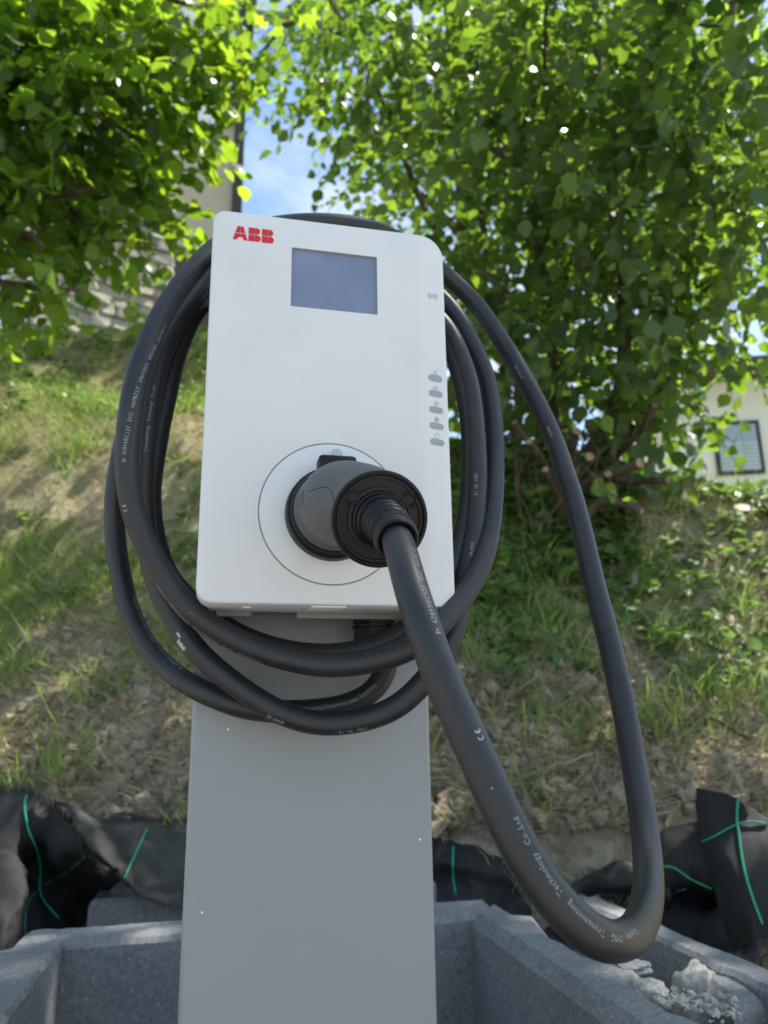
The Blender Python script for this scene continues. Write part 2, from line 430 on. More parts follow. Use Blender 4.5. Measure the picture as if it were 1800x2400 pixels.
def bake(name, tmpl, X, Y, Z, P, S, tint):     # many leaves in one mesh
    TV, TF = tmpl; n = len(P); k = len(TV)
    V = (P[:, None] + S[:, None, None] * (TV[None, :, 0:1] * X[:, None] + TV[None, :, 1:2] * Y[:, None] + TV[None, :, 2:3] * Z[:, None])).reshape(-1, 3)
    loops = []; starts = []; tot = []; c = 0
    for f in TF: starts.append(c); tot.append(len(f)); loops += list(f); c += len(f)
    loops = (np.array(loops)[None] + (np.arange(n) * k)[:, None]).ravel()
    starts = (np.array(starts)[None] + (np.arange(n) * c)[:, None]).ravel(); tot = np.tile(tot, n)
    me = bpy.data.meshes.new(name)
    me.vertices.add(n * k); me.vertices.foreach_set('co', V.ravel().astype(np.float32))
    me.loops.add(len(loops)); me.loops.foreach_set('vertex_index', loops.astype(np.int32))
    me.polygons.add(len(starts)); me.polygons.foreach_set('loop_start', starts.astype(np.int32)); me.polygons.foreach_set('loop_total', tot.astype(np.int32))
    me.update(); me.validate()
    set_tint(me, np.repeat(tint, k))
    shade(me)
    return me
def nrm(a): return a / np.maximum(np.linalg.norm(a, axis=-1, keepdims=True), 1e-9)
def foliage(blobs, size, density, per=9, twig=.34, upbias=.75, droop=.25):
    """blobs: (centre, radii). Returns leaf frames and twig curves."""
    P, X, Y, Z, S, TW = [], [], [], [], [], []
    for c, r, dens in blobs:
        c = np.array(c, float); r = np.array(r, float)
        vol = 4.19 * r[0] * r[1] * r[2]; nt_ = int(vol * density * dens)
        d = nrm(rng.normal(size=(nt_, 3))) * (rng.random((nt_, 1)) ** .42)
        base = c + d * r
        dirn = nrm(d * .8 + rng.normal(size=(nt_, 3)) * .55 + [0, 0, -.15])
        ln = twig * (.6 + .8 * rng.random(nt_))
        TW += [(base[i], dirn[i], ln[i]) for i in range(nt_)]
        for k in range(per):
            t = (k + .6) / per
            side = 1 if k % 2 else -1
            p = base + dirn * (ln * t)[:, None] + np.array([0, 0, -1.]) * (droop * ln * t * t)[:, None]
            upv = nrm(np.array([0, 0, 1.]) * upbias + rng.normal(size=(nt_, 3)) * .42)
            lat = nrm(np.cross(dirn, upv)) * side
            y = nrm(lat * .8 + dirn * (.55 + .3 * t) + rng.normal(size=(nt_, 3)) * .3 + [0, 0, -.22])
            z = nrm(upv - y * np.sum(upv * y, 1)[:, None]); x = np.cross(y, z)
            P.append(p + y * .012); X.append(x); Y.append(y); Z.append(z); S.append(size * (.6 + .75 * rng.random(nt_)) * (1 - .25 * abs(t - .6)))
    return [np.concatenate(q) for q in (P, X, Y, Z)] + [np.concatenate(S), TW]
def grow(root_name, loc, label, cat, trunk_pts, limbs, blobs, size, density, lm, kind='near', singles=300, group=None, stubs=(), **kw):
    T = thing(root_name, loc, label, cat, group)
    for pts, r0, r1 in trunk_pts:
        c = catmull(pts, 6); link('trunk', tube('trunk', c, np.linspace(r0, r1, len(c)), 10), BARK, T)
    for pts, r0, r1 in limbs:
        c = catmull(pts, 6); c += np.cumsum(rng.normal(size=c.shape) * .004, 0)
        link('branch', tube('branch', c, np.linspace(r0, r1, len(c)), 7), BARK, T)
    P, X, Y, Z, S, TW = foliage(blobs, size, density, **kw)
    tint = np.clip(rng.normal(.5, .2, len(P)) + .12 * np.sin(P[:, 0] * 3) * np.cos(P[:, 2] * 4), 0, 1)
    px, py, d = proj(P + Y * S[:, None] * .5)
    inview = (px > 5) & (px < 1795) & (py > 5) & (py < 2395) & (d > .8)
    score = np.where(inview, S / np.maximum(d, .1) * (1 + 1.2 * rng.random(len(P))), 0)
    pick = np.argsort(-score)[:singles]
    tm = leaf_template(kind); variants = []
    for k in range(5):
        TV = tm[0].copy(); TV[:, 0] *= .88 + .06 * k; TV[:, 2] += .05 * math.sin(k * 2.1) * TV[:, 1] * TV[:, 0] * 4 - .06 * k * TV[:, 1] ** 2
        mv = mesh('leaf', TV, tm[1], True); set_tint(mv, np.full(len(TV), .18 + .16 * k)); mv.materials.append(lm); variants.append(mv)
    base = Matrix.Translation(Vector(tuple(map(float, loc)))).inverted()
    for i in pick:
        o = bpy.data.objects.new('leaf', variants[int(rng.integers(5))]); COL.objects.link(o)
        m = Matrix.Identity(4); s = float(S[i])
        for a_ in range(3): m[a_][0] = X[i][a_] * s; m[a_][1] = Y[i][a_] * s; m[a_][2] = Z[i][a_] * s; m[a_][3] = P[i][a_]
        o.parent = T; o.matrix_parent_inverse = base; o.matrix_basis = m
    keep = np.ones(len(P), bool); keep[pick] = False
    me = bake('foliage', tm, X[keep], Y[keep], Z[keep], P[keep], S[keep], tint[keep])
    tag(link('foliage', me, lm, T), kind='stuff')
    V = []; F = []                              # twigs, joined
    for b, dn, ln in TW:
        q = np.cross(dn, [0, 0, 1.]); q = q / (np.linalg.norm(q) + 1e-6); w_ = np.cross(q, dn)
        pts = [b, b + dn * ln * .5 + [0, 0, -.25 * ln * .25], b + dn * ln + [0, 0, -.25 * ln]]
        n0 = len(V)
        for j, p in enumerate(pts):
            r = .0022 * (1 - .35 * j)
            for a_ in (0, 2.1, 4.2): V.append(p + q * r * math.cos(a_) + w_ * r * math.sin(a_))
        for j in range(2):
            for a_ in range(3): F.append((n0 + j * 3 + a_, n0 + j * 3 + (a_ + 1) % 3, n0 + j * 3 + 3 + (a_ + 1) % 3, n0 + j * 3 + 3 + a_))
    tag(link('twigs', mesh('twigs', V, F, True), BARK, T), kind='stuff')
    return T

def A(px, py, d): return at(px, py, d)
def gpt(px, d):                     # the bank's surface below a view column
    r = ray(px, 1200); k = d; u = (px - 900) / 1800 * k; return uv(u, k, ground_z(u, k))

# left shrub
rl = gpt(-250, 3.4)
tl = [([rl, rl + [.1, 0, .6], A(-120, 520, 3.2), A(-60, 150, 3.3), A(60, -300, 3.5)], .07, .035),
      ([rl + [.25, .1, -.05], A(-60, 640, 3.1), A(60, 380, 3.2), A(200, 60, 3.4)], .05, .02)]
ll = [([A(-120, 520, 3.2), A(60, 480, 2.9), A(240, 430, 2.8)], .025, .008), ([A(-60, 250, 3.3), A(180, 240, 3.0), A(420, 200, 3.1)], .025, .008),
      ([A(60, 380, 3.2), A(210, 520, 2.8), A(340, 560, 2.7)], .02, .006), ([A(-60, 640, 3.1), A(90, 680, 2.8), A(200, 690, 2.7)], .02, .006),
      ([A(60, -100, 3.3), A(300, -20, 3.1), A(520, 60, 3.2)], .025, .008), ([A(-40, 600, 3.1), A(60, 530, 2.7), A(120, 560, 2.5)], .016, .006)]
lb = [(A(-40, 330, 2.9), (.62, .45, .55), 1), (A(90, 120, 2.9), (.55, .4, .42), 1), (A(300, 90, 3.1), (.42, .4, .36), .9), (A(215, 330, 2.9), (.36, .35, .30), 1.0),
      (A(430, 190, 3.2), (.17, .3, .26), .8), (A(505, 120, 3.3), (.12, .22, .26), .6), (A(620, 110, 3.2), (.15, .2, .2), .7), (A(600, 240, 3.2), (.09, .15, .05), .5), (A(395, 400, 3.1), (.16, .2, .17), .8), (A(260, 470, 2.8), (.14, .2, .12), .9), (A(60, 560, 2.8), (.32, .3, .22), 1),
      (A(110, 630, 2.7), (.12, .2, .07), .5), (A(-20, 670, 2.7), (.13, .2, .09), .7), (A(-250, 60, 3.2), (.9, .7, .8), .5), (A(200, -350, 3.6), (1.0, .8, .6), .5)]
grow('leafy_shrub', rl, 'bright green backlit leafy shrub overhanging the grassy bank beside the stone wall', 'shrub', tl, ll, lb, .066, 380, LEAF_L, 'near', 300, per=9, twig=.22)

# right coppice: near bush
rr = gpt(1330, 2.72); rr2 = gpt(1420, 2.75)
tr_ = [([rr, rr + [.0, .02, .3], A(1290, 760, 2.95), A(1230, 400, 3.1), A(1180, 0, 3.3), A(1150, -400, 3.5)], .026, .010),
       ([rr + [.1, 0, 0], A(1460, 880, 2.8), A(1440, 500, 2.9), A(1400, 100, 3.2), A(1380, -500, 3.6)], .032, .014),
       ([rr2, A(1560, 900, 2.85), A(1620, 550, 2.8), A(1700, 150, 2.9), A(1760, -400, 3.2)], .03, .012),
       ([rr + [-.15, .05, 0], A(1210, 850, 2.9), A(1130, 520, 3.2), A(1120, 200, 3.3), A(1100, -300, 3.5)], .02, .008),
       ([rr + [-.05, .1, 0], A(1330, 700, 3.1), A(1280, 250, 2.8), A(1283, -60, 2.5)], .014, .005),
       ([rr + [-.22, .12, 0], A(1180, 820, 3.2), A(1000, 500, 3.4), A(860, 150, 3.6), A(720, -80, 3.7)], .022, .008)]
lr = [([A(1440, 500, 2.9), A(1560, 420, 2.6), A(1700, 380, 2.4)], .014, .004), ([A(1460, 700, 2.9), A(1600, 740, 2.7), A(1730, 720, 2.6)], .014, .004),
      ([A(1290, 760, 2.85), A(1170, 680, 2.8), A(1080, 600, 2.8)], .012, .004), ([A(1400, 100, 3.2), A(1520, 60, 2.8), A(1700, 90, 2.4)], .014, .004),
      ([A(1230, 400, 3.0), A(1050, 300, 3.1), A(900, 330, 3.3)], .014, .004)]
rb = [(A(1560, 120, 2.5), (.42, .4, .32), 1), (A(1240, 110, 2.8), (.42, .35, .32), 1.0), (A(980, 90, 3.2), (.38, .4, .30), .8), (A(1660, 420, 2.5), (.36, .35, .32), 1), (A(1380, 380, 2.8), (.38, .35, .35), .9),
      (A(1110, 320, 3.2), (.34, .35, .30), .55), (A(1580, 690, 2.7), (.36, .32, .24), .8), (A(1320, 660, 2.9), (.33, .3, .3), .7), (A(1720, 900, 2.8), (.16, .2, .12), .45),
      (A(1130, 560, 3.2), (.27, .3, .25), .42), (A(1330, 860, 2.8), (.30, .25, .13), .7), (A(1170, 900, 2.8), (.12, .15, .16), .5), (A(1800, 250, 2.2), (.2, .25, .3), .8),
      (A(1720, 985, 2.7), (.12, .08, .05), .9), (A(1540, 900, 2.7), (.08, .08, .10), 1), (A(1180, 1010, 2.75), (.16, .14, .15), .8), (A(1320, 990, 2.75), (.2, .14, .15), .8), (A(1460, 960, 2.75), (.16, .14, .12), .7), (A(1140, 800, 3.0), (.16, .2, .2), .5), (A(1400, 900, 2.65), (.3, .15, .1), .8), (A(1590, 860, 2.8), (.2, .2, .13), .8), (A(1560, 1010, 2.8), (.1, .12, .08), .8), (A(1260, 1060, 2.55), (.12, .1, .06), .8),
      ((2.38, .30, 5.2), (1.2, .95, .4), .75), (A(1250, 940, 3.0), (.42, .15, .15), 1.2), (A(1200, 790, 3.15), (.2, .15, .16), 1), (A(1370, 800, 3.1), (.3, .15, .14), 1), (A(1560, 840, 3.0), (.2, .15, .16), 1), (A(1650, 810, 2.9), (.2, .15, .12), .9), (A(1530, 950, 2.8), (.09, .1, .09), 1),  # first blob: unseen overhead leaves, added to shade charger and blocks
      (A(1600, 880, 2.9), (.16, .1, .12), 1.1), (A(1700, 850, 2.9), (.12, .1, .07), 1), (A(1230, 620, 2.9), (.25, .2, .2), .7), (A(1390, 1060, 2.3), (.12, .07, .06), .5), (A(1270, 1030, 2.35), (.10, .07, .06), .7), (A(1600, 1060, 2.6), (.12, .1, .05), .9), (A(1700, 930, 2.6), (.12, .1, .05), .7), (A(1130, 1060, 2.5), (.09, .1, .10), .9), (A(1240, 1120, 2.45), (.12, .08, .06), .9), (A(1340, 820, 2.45), (.2, .1, .08), 1), (A(1210, 960, 2.45), (.07, .08, .06), .8), (A(1440, 930, 2.4), (.08, .07, .06), .8), (A(1450, 900, 3.0), (.26, .15, .14), 1), (A(1130, 850, 3.0), (.13, .1, .15), 1), (A(740, 110, 3.3), (.2, .2, .2), .75), (A(650, 215, 3.2), (.12, .15, .06), .9), (A(850, 250, 3.3), (.17, .2, .1), .7), (A(1300, 790, 2.5), (.25, .12, .14), .8), (A(1500, 780, 2.5), (.2, .12, .13), .8),
      (A(1150, 985, 2.6), (.09, .1, .09), .8), (A(1180, 900, 2.6), (.1, .1, .1), .8), (A(1430, 1010, 2.5), (.13, .07, .06), .6), (A(1330, 900, 2.5), (.2, .08, .07), .6), (A(1120, 700, 3.1), (.12, .2, .15), .5), (A(1480, 560, 2.9), (.3, .3, .3), .8), (A(1000, 250, 3.3), (.3, .3, .25), .6)]
Tr = grow('hazel_bush', rr, 'large green hazel bush with cut stems at its foot, right of the wall box', 'bush', tr_, lr, rb, .061, 430, LEAF_R, 'near', 300, per=9)
# cut stems at its foot
for k, (p0, p1, r) in enumerate([((1370, 1130, 2.5), (1500, 1085, 2.28), .017), ((1330, 1130, 2.55), (1382, 1070, 2.35), .016), ((1290, 1120, 2.6), (1240, 1035, 2.4), .014),
                                 ((1340, 1100, 2.6), (1352, 1010, 2.45), .018), ((1400, 1180, 2.4), (1505, 1198, 2.28), .015), ((1420, 1120, 2.6), (1565, 1125, 2.4), .014),
                                 ((1300, 1120, 2.6), (1205, 990, 2.5), .012), ((1440, 1080, 2.7), (1535, 950, 2.5), .013), ((1310, 1170, 2.45), (1278, 1100, 2.3), .010), ((1410, 1160, 2.5), (1425, 1110, 2.3), .012)]):
    a0, a1 = A(*p0), A(*p1); c = catmull([a0 - (a1 - a0) * .4 - [0, 0, .08], a0, (a0 + a1) / 2 + rng.normal(size=3) * .01, a1], 5)
    me = tube('cut_stem', c, np.linspace(r * .95, r * .8, len(c)) * (1 + .09 * rng.normal(size=len(c))), 12); me.materials.append(BARK); me.materials.append(CUT)
    me.polygons[len(me.polygons) - 1].material_index = 1
    link('cut_stem', me, None, Tr)

for k in range(34):                     # thin dry shoots round the foot
    a0 = gpt(random.uniform(1120, 1500), random.uniform(2.35, 2.6)); d = np.array([random.gauss(0, .10), random.gauss(0, .08), random.uniform(.12, .34)])
    link('dry_shoot', tube('dry_shoot', catmull([a0, a0 + d * .5 + rng.normal(size=3) * .012, a0 + d + rng.normal(size=3) * .02], 4), np.linspace(.0045, .002, 9), 6), BARK, Tr)
# tall tree behind
rbk = uv(1.6, 6.5, ground_z(1.6, 6.5))
tb = [([rbk, rbk + [0, 0, 1.5], A(1120, 700, 6.4), A(1080, 200, 6.6), A(1000, -400, 7)], .14, .06), ([rbk + [0, 0, 1.0], A(1300, 500, 6.3), A(1500, 0, 6.6), A(1600, -500, 7)], .09, .04)]
lbk = [([A(1080, 200, 6.6), A(900, 120, 6.2), A(700, 60, 5.8), A(600, 130, 5.6)], .05, .012), ([A(1120, 600, 6.4), A(980, 450, 6.2), A(850, 420, 6)], .04, .012), ([A(1300, 500, 6.3), A(1500, 550, 6), A(1700, 600, 5.8)], .04, .012)]
bb = [(A(900, 60, 6.2), (.9, .8, .62), .55), (A(1200, 250, 6.3), (1.0, .9, 1.0), .55), (A(1530, 300, 6.2), (1.1, .9, 1.2), .55), (A(960, 400, 6.0), (.42, .5, .45), .42), (A(1150, 600, 6.2), (.7, .6, .6), .3),
      (A(1500, 720, 6.2), (.9, .7, .5), .35), (A(650, 60, 5.9), (.34, .4, .33), .5), (A(830, 230, 6.0), (.36, .4, .22), .35), (A(1000, 700, 6.2), (.4, .4, .4), .25), (A(825, 435, 6.0), (.13, .2, .13), .5)]
grow('tall_tree', rbk, 'tall tree with small pale leaves rising behind the hazel bush against the blue sky', 'tree', tb, lbk, bb, .075, 210, LEAF_B, 'far', 300, per=9, twig=.5)
# overhead shading leaves: unseen, added among the hazel blobs
# ------------------------------------------------------------------ ground cover on the bank
def blades(name, n, place, length, width, lm, lean=.5, parent=None, tint=None):
    P = []; 
    while len(P) < n:
        u, v = place()
        P.append(uv(u, v, ground_z(u, v) - .004))
    P = np.array(P); n = len(P)
    d = nrm(rng.normal(size=(n, 3)) * [1, 1, .25] * lean + [0, 0, 1.0] - .35 * lean * np.array([*AZF, 0]))
    ln = length * (.35 + 1.1 * rng.random(n) ** 1.5); sd_ = nrm(np.cross(d, rng.normal(size=(n, 3))))
    bend = nrm(rng.normal(size=(n, 3)) * [1, 1, .2] - .6 * np.array([*AZF, 0]))
    w_ = width * (.6 + .8 * rng.random(n))
    pts = [P, P + d * (ln * .4)[:, None] + bend * (ln * .06)[:, None], P + d * (ln * .75)[:, None] + bend * (ln * .25)[:, None], P + d * (ln * .92)[:, None] + (bend * (ln * .5)[:, None])]
    ww = [w_, w_ * .9, w_ * .6]
    V = np.stack([pts[0] - sd_ * ww[0][:, None], pts[0] + sd_ * ww[0][:, None], pts[1] - sd_ * ww[1][:, None], pts[1] + sd_ * ww[1][:, None],
                  pts[2] - sd_ * ww[2][:, None], pts[2] + sd_ * ww[2][:, None], pts[3]], 1).reshape(-1, 3)
    f = np.array([0, 1, 3, 2, 2, 3, 5, 4, 4, 5, 6]); loops = (f[None] + (np.arange(n) * 7)[:, None]).ravel()
    st = (np.array([0, 4, 8])[None] + (np.arange(n) * 11)[:, None]).ravel(); tt = np.tile([4, 4, 3], n)
    me = bpy.data.meshes.new(name); me.vertices.add(n * 7); me.vertices.foreach_set('co', V.ravel().astype(np.float32))
    me.loops.add(len(loops)); me.loops.foreach_set('vertex_index', loops.astype(np.int32)); me.polygons.add(len(st))
    me.polygons.foreach_set('loop_start', st.astype(np.int32)); me.polygons.foreach_set('loop_total', tt.astype(np.int32)); me.update(); me.validate()
    set_tint(me, np.repeat(np.clip(rng.normal(.5, .22, n), 0, 1), 7)); shade(me)
    return me
def inpatch(u, v, f=1.9, off=0):
    return noise.fractal(Vector((u * f + off, v * f, 4 + off)), 1, 2, 3)
def pl_grass():
    while True:
        v = random.uniform(1.5, 4.6); u = random.uniform(-.62, .66) * v
        h = float(terrain_h(u, v)); e = inpatch(u, v)
        if h < 1.04 + .25 * e and random.random() > .03: continue
        if e > -.12 + .35 * random.random(): return u, v
tag(link('meadow_grass', blades('meadow_grass', 75000, pl_grass, .052, .0014, GRASS, .55), GRASS), 'green grass tufts growing over the upper part of the bank', 'grass', kind='stuff')
clumps = [(random.uniform(-.6, .62), random.uniform(1.62, 3.6)) for _ in range(90)]
clumps += [(-.47, 1.62), (-.52, 1.8), (-.40, 1.75), (-.22, 1.56), (.14, 1.55), (.17, 1.56), (.53, 1.55), (.5, 1.6), (.12, 2.0), (.2, 2.1), (.10, 2.15)]
def pl_clump():
    cu, cv = random.choice(clumps); 
    return cu * cv + random.gauss(0, .035), cv + random.gauss(0, .035)
tag(link('tall_grass', blades('tall_grass', 7000, pl_clump, .10, .0021, GRASS, .45), GRASS), 'taller grass clumps scattered on the sandy bank', 'grass', kind='stuff')
def pl_any():
    v = random.uniform(1.45, 4.4); u = random.uniform(-.62, .66) * v; return u, v
tag(link('dry_grass', blades('dry_grass', 80000, pl_any, .05, .0012, STRAW, 1.6), STRAW), 'dry straw and dead grass lying on the bank', 'dry grass', kind='stuff')
# broad leaved ground cover
def cover(n, place, size, lm, name, label):
    P = np.array([uv(*(lambda q: (q[0], q[1], ground_z(*q) + random.uniform(.005, .05)))(place())) for _ in range(n)])
    Z = nrm(rng.normal(size=(n, 3)) * .45 + [0, 0, 1.] - .25 * np.array([*AZF, 0])); Y = nrm(np.cross(Z, rng.normal(size=(n, 3)))); X = np.cross(Y, Z)
    me = bake(name, leaf_template('grape'), X, Y, Z, P, size * (.5 + rng.random(n)), np.clip(rng.normal(.5, .22, n), 0, 1))
    tag(link(name, me, lm), label, 'ground cover', kind='stuff')
def pl_cover():
    while True:
        v = random.uniform(1.9, 4.3); u = random.uniform(-.62, .66) * v; e = inpatch(u, v, 2.6, 7)
        if (u > .15 and e > -.1) or (u < .15 and v > 2.9 and e > .0) or e > .38: return u, v
cover(8500, pl_cover, .030, WEED, 'ground_cover_plants', 'small leafy weeds covering the upper bank')
def pl_under():
    v = random.gauss(2.5, .16); return random.uniform(.09, .34) * v, v
UNDER = leafmat('undergrowth leaf', (.10, .17, .045), (.18, .32, .04), .4, .4)
cover(2400, pl_under, .042, UNDER, 'undergrowth', 'dense leafy undergrowth round the foot of the hazel bush')
def pl_crest():
    while True:
        v = random.uniform(2.2, 4.6); u = random.uniform(-.62, .66) * v
        if float(terrain_h(u, v)) > float(crest(u)) - .35: return u, v
cover(5200, pl_crest, .038, WEED, 'crest_plants', 'bright leafy plants along the top edge of the bank')
cover(5200, pl_any, .009, LITTER, 'leaf_litter', 'dead leaves and crumbs littering the bank')
# clods and stones of the raw soil
def clods(name, n, place, smin, smax, m, label, cat):
    bm = bmesh.new(); bmesh.ops.create_icosphere(bm, subdivisions=1, radius=1); tv = np.array([v.co[:] for v in bm.verts]); tf = [tuple(v.index for v in f.verts) for f in bm.faces]; bm.free()
    V = []; F = []
    for i in range(n):
        u, v = place(); s = smin + (smax - smin) * random.random() ** 3
        c = uv(u, v, ground_z(u, v) + s * .2); q = tv * (s * (1 + .35 * rng.normal(size=(len(tv), 1)))) * rng.uniform(.6, 1.2, 3)
        F += [tuple(x + len(V) for x in f) for f in tf]; V += list(q + c)
    tag(link(name, mesh(name, V, F), m), label, cat, kind='stuff')
def pl_low():
    v = 1.45 + abs(random.gauss(0, .35)); u = random.uniform(-.62, .66) * v; return u, v
tag(link('straw_mat', blades('straw_mat', 30000, pl_low, .045, .0011, STRAW, 2.2), STRAW), 'pale straw matted over the sandy foot of the bank', 'dry grass', kind='stuff')
def pl_toe():
    v = random.uniform(1.34, 1.60); return random.uniform(-.62, .66) * v, v
clods('toe_stones', 5000, pl_toe, .007, .034, SOIL, 'small stones and clods right behind the black fabric', 'soil')
tag(link('toe_straw', blades('toe_straw', 22000, pl_toe, .04, .001, STRAW, 2.2), STRAW), 'dry straw hanging over the fabric edge at the foot of the bank', 'dry grass', kind='stuff')
tag(link('toe_grass', blades('toe_grass', 1800, pl_toe, .055, .0012, GRASS, .5), GRASS), 'sparse short grass at the very foot of the bank', 'grass', kind='stuff')
clods('soil_clods', 7500, pl_low, .003, .022, SOIL, 'sandy soil clods and small stones at the foot of the bank', 'soil')

# individual weeds
def weed(px, py, label, n=11, s=.04):
    lo, hi = 1.5, 4.5                     # where the view ray meets the bank
    r = ray(px, py); best = None
    for t in np.linspace(1.3, 4.6, 400):
        p = CAM + r * t; q = p[:2] - CAM[:2]; u, v = q @ AZR, q @ AZF
        if p[2] < ground_z(u, v): best = (u, v); break
    if best is None: return
    u, v = best; b = uv(u, v, ground_z(u, v)); T = thing('leafy_weed', b, label, 'plant', 'leafy weeds on the bank')
    tm = leaf_template('near')
    for k in range(n):
        an = 2.4 * k; tilt = .35 + .5 * (k % 3) / 3; d = np.array([math.cos(an) * math.sin(tilt), math.sin(an) * math.sin(tilt), math.cos(tilt)])
        L_ = s * (1.2 + 1.3 * random.random()); tip = b + d * L_
        link('stem', tube('stem', [b, b + d * L_ * .5 + [0, 0, .006], tip], [.0012, .001, .0008], 5), WEED, T)
        y = nrm(d * [1, 1, .2]); z = nrm(np.array([0, 0, 1.]) - y * y[2] - .2 * np.array([*AZF, 0])); x_ = np.cross(y, z)
        sc = s * (.8 + .6 * random.random()); TV = tip + sc * (tm[0][:, :1] * x_ * 1.3 + tm[0][:, 1:2] * y + tm[0][:, 2:3] * z)
        m_ = mesh('leaf', TV, tm[1], True); set_tint(m_, np.full(len(TV), random.uniform(.3, .9))); link('leaf', m_, WEED, T)
for px, py, s, lab in [(1185, 1630, .035, 'low weed with lobed leaves beside the charging cable loop, above bare soil'), (1395, 1600, .03, 'bright weed just left of the hanging cable'), (1560, 1550, .036, 'weed with fresh leaves right of the hanging cable'),
                    (1330, 1380, .045, 'big leafed young plant between the wall box and the hanging cable'), (1160, 1450, .04, 'dark leafed weed next to the lower right corner of the wall box'), (1620, 1420, .04, 'leafy weed at the right edge of the bank halfway up'),
                    (1700, 1350, .04, 'small weed below the white house at the right edge'), (1250, 1230, .045, 'weed under the cut hazel stems'), (60, 1250, .035, 'low weed at the left edge of the bank'), (150, 1420, .03, 'pale weed low on the left of the bank'), (420, 1120, .035, 'weed seen between cable coil and wall box')]:
    weed(px, py, lab, 10, s)
# fallen twigs on the bank
def stick(p0, p1, r, label, sag=.02):
    def hit(px, py):
        rr_ = ray(px, py)
        for t in np.linspace(1.3, 5, 500):
            p = CAM + rr_ * t; q = p[:2] - CAM[:2]
            if p[2] < ground_z(q @ AZR, q @ AZF) + .012: return p
        return CAM + rr_ * 4
    a0, a1 = hit(*p0), hit(*p1); c = catmull([a0, (a0 * 2 + a1) / 3 + [0, 0, sag], (a0 + 2 * a1) / 3 + [0, 0, sag * .6], a1], 6)
    o = link('fallen_branch', tube('fallen_branch', c, np.linspace(r, r * .5, len(c)), 8), BARK); tag(o, label, 'branch', 'fallen branches on the bank')
stick((-20, 800), (160, 850), .02, 'thick pale fallen branch lying near the top of the bank at the left edge')
stick((1560, 1280), (1650, 1380), .007, 'thin dead twig on the bank right of the hanging cable')
stick((1600, 1690), (1800, 1760), .006, 'long dry twig above the folded fabric on the right', .03)
stick((1240, 1000 + 250), (1360, 1180), .006, 'slanting dead twig under the hazel bush')

# ------------------------------------------------------------------ buildings behind
# rubble stone wall
def local_frame(px0, py0, px1, d0, d1):
    a, b = A(px0, py0, d0), A(px1, py0, d1); x = b - a; x[2] = 0; ln = np.linalg.norm(x); x /= ln
    n = np.array([x[1], -x[0], 0.])      # towards the camera side
    return a, x, n, ln
a, x, n, ln = local_frame(30, 700, 398, 5.6, 6.3)
W = thing('stone_wall', [a[0], a[1], 3.0], 'rough grey rubble stone retaining wall at the top left of the bank', 'wall')
def wquad(o, x, n, u0, u1, z0, z1, dep): 
    p = [o + x * u0, o + x * u1]; V = []
    for z in (z0, z1):
        for s_ in (0, -dep):
            for q in p: V.append([q[0] + n[0] * s_, q[1] + n[1] * s_, z])
    return V, [(0, 1, 5, 4), (2, 6, 7, 3), (0, 4, 6, 2), (1, 3, 7, 5), (4, 5, 7, 6), (0, 2, 3, 1)]
o0 = np.array([a[0], a[1], 0]); V, F = wquad(o0, x, n, 0, ln, 2.6, 5.75, .5)
link('wall_core', mesh('wall_core', V, F), JOINT, W)
z = 3.3; cnt = 0
bm0 = bmesh.new(); bmesh.ops.create_cube(bm0, size=1); bmesh.ops.bevel(bm0, geom=bm0.edges[:], offset=.13, segments=1, affect='EDGES'); svars = []
sv0 = np.array([v.co[:] for v in bm0.verts]); sf0 = [tuple(v.index for v in f.verts) for f in bm0.faces]; bm0.free()
for k in range(8):
    me = mesh('stone', sv0 + .045 * rng.normal(size=sv0.shape), sf0); me.materials.append(STONE); svars.append(me)
rowi = 0
while z < 5.7 and cnt < 298:
    h = random.uniform(.07, .13); u = random.uniform(-.1, 0) + .05 * (rowi % 2)
    while u < ln - .02 and cnt < 298:
        w_ = random.uniform(.10, .26); w_ = min(w_, ln - u + .01)
        c = o0 + x * (u + w_ / 2) + n * random.uniform(-.012, .015)
        o = bpy.data.objects.new('stone', svars[random.randrange(8)]); COL.objects.link(o); o.parent = W; o.matrix_parent_inverse = Matrix.Translation(-W.location)
        o.location = (c[0], c[1], z + h / 2 + random.uniform(-.01, .01)); o.scale = (w_ * .93, .075, h * .88)
        o.rotation_euler = (random.uniform(-.05, .05), random.uniform(-.12, .12), math.atan2(x[1], x[0]))
        u += w_; cnt += 1
    z += h; rowi += 1
# left house
a, x, n, ln = local_frame(80, 600, 552, 8.4, 9.0)
o0 = np.array([a[0], a[1], 0]); H = thing('beige_house', [a[0], a[1], 3.0], 'beige plastered house with dark corner board and wide eaves behind the left shrub', 'house')
V, F = wquad(o0, x, n, 0, ln, 2.8, 10.2, 6); link('wall', mesh('wall', V, F), PLASTER, H)
V, F = wquad(o0 + n * .05, x, n, ln - .07, ln + .05, 2.8, 9.9, .14); link('corner_board', mesh('corner_board', V, F), DKW, H)
V, F = wquad(o0 + n * .55, x, n, -.6, ln + .16, 10.2, 10.42, 8); link('roof', mesh('roof', V, F), ROOF, H)
for k in range(9):
    V, F = wquad(o0 + n * (.45 - k * .55), x, n, ln - .5, ln + .13, 10.06, 10.195, .09); link('rafter', mesh('rafter', V, F), DKW, H)
V, F = wquad(o0 + n * .03, x, n, ln - 1.5, ln - .12, 7.9, 9.6, .03 + .01); link('siding_panel', mesh('siding_panel', V, F), WPL, H)
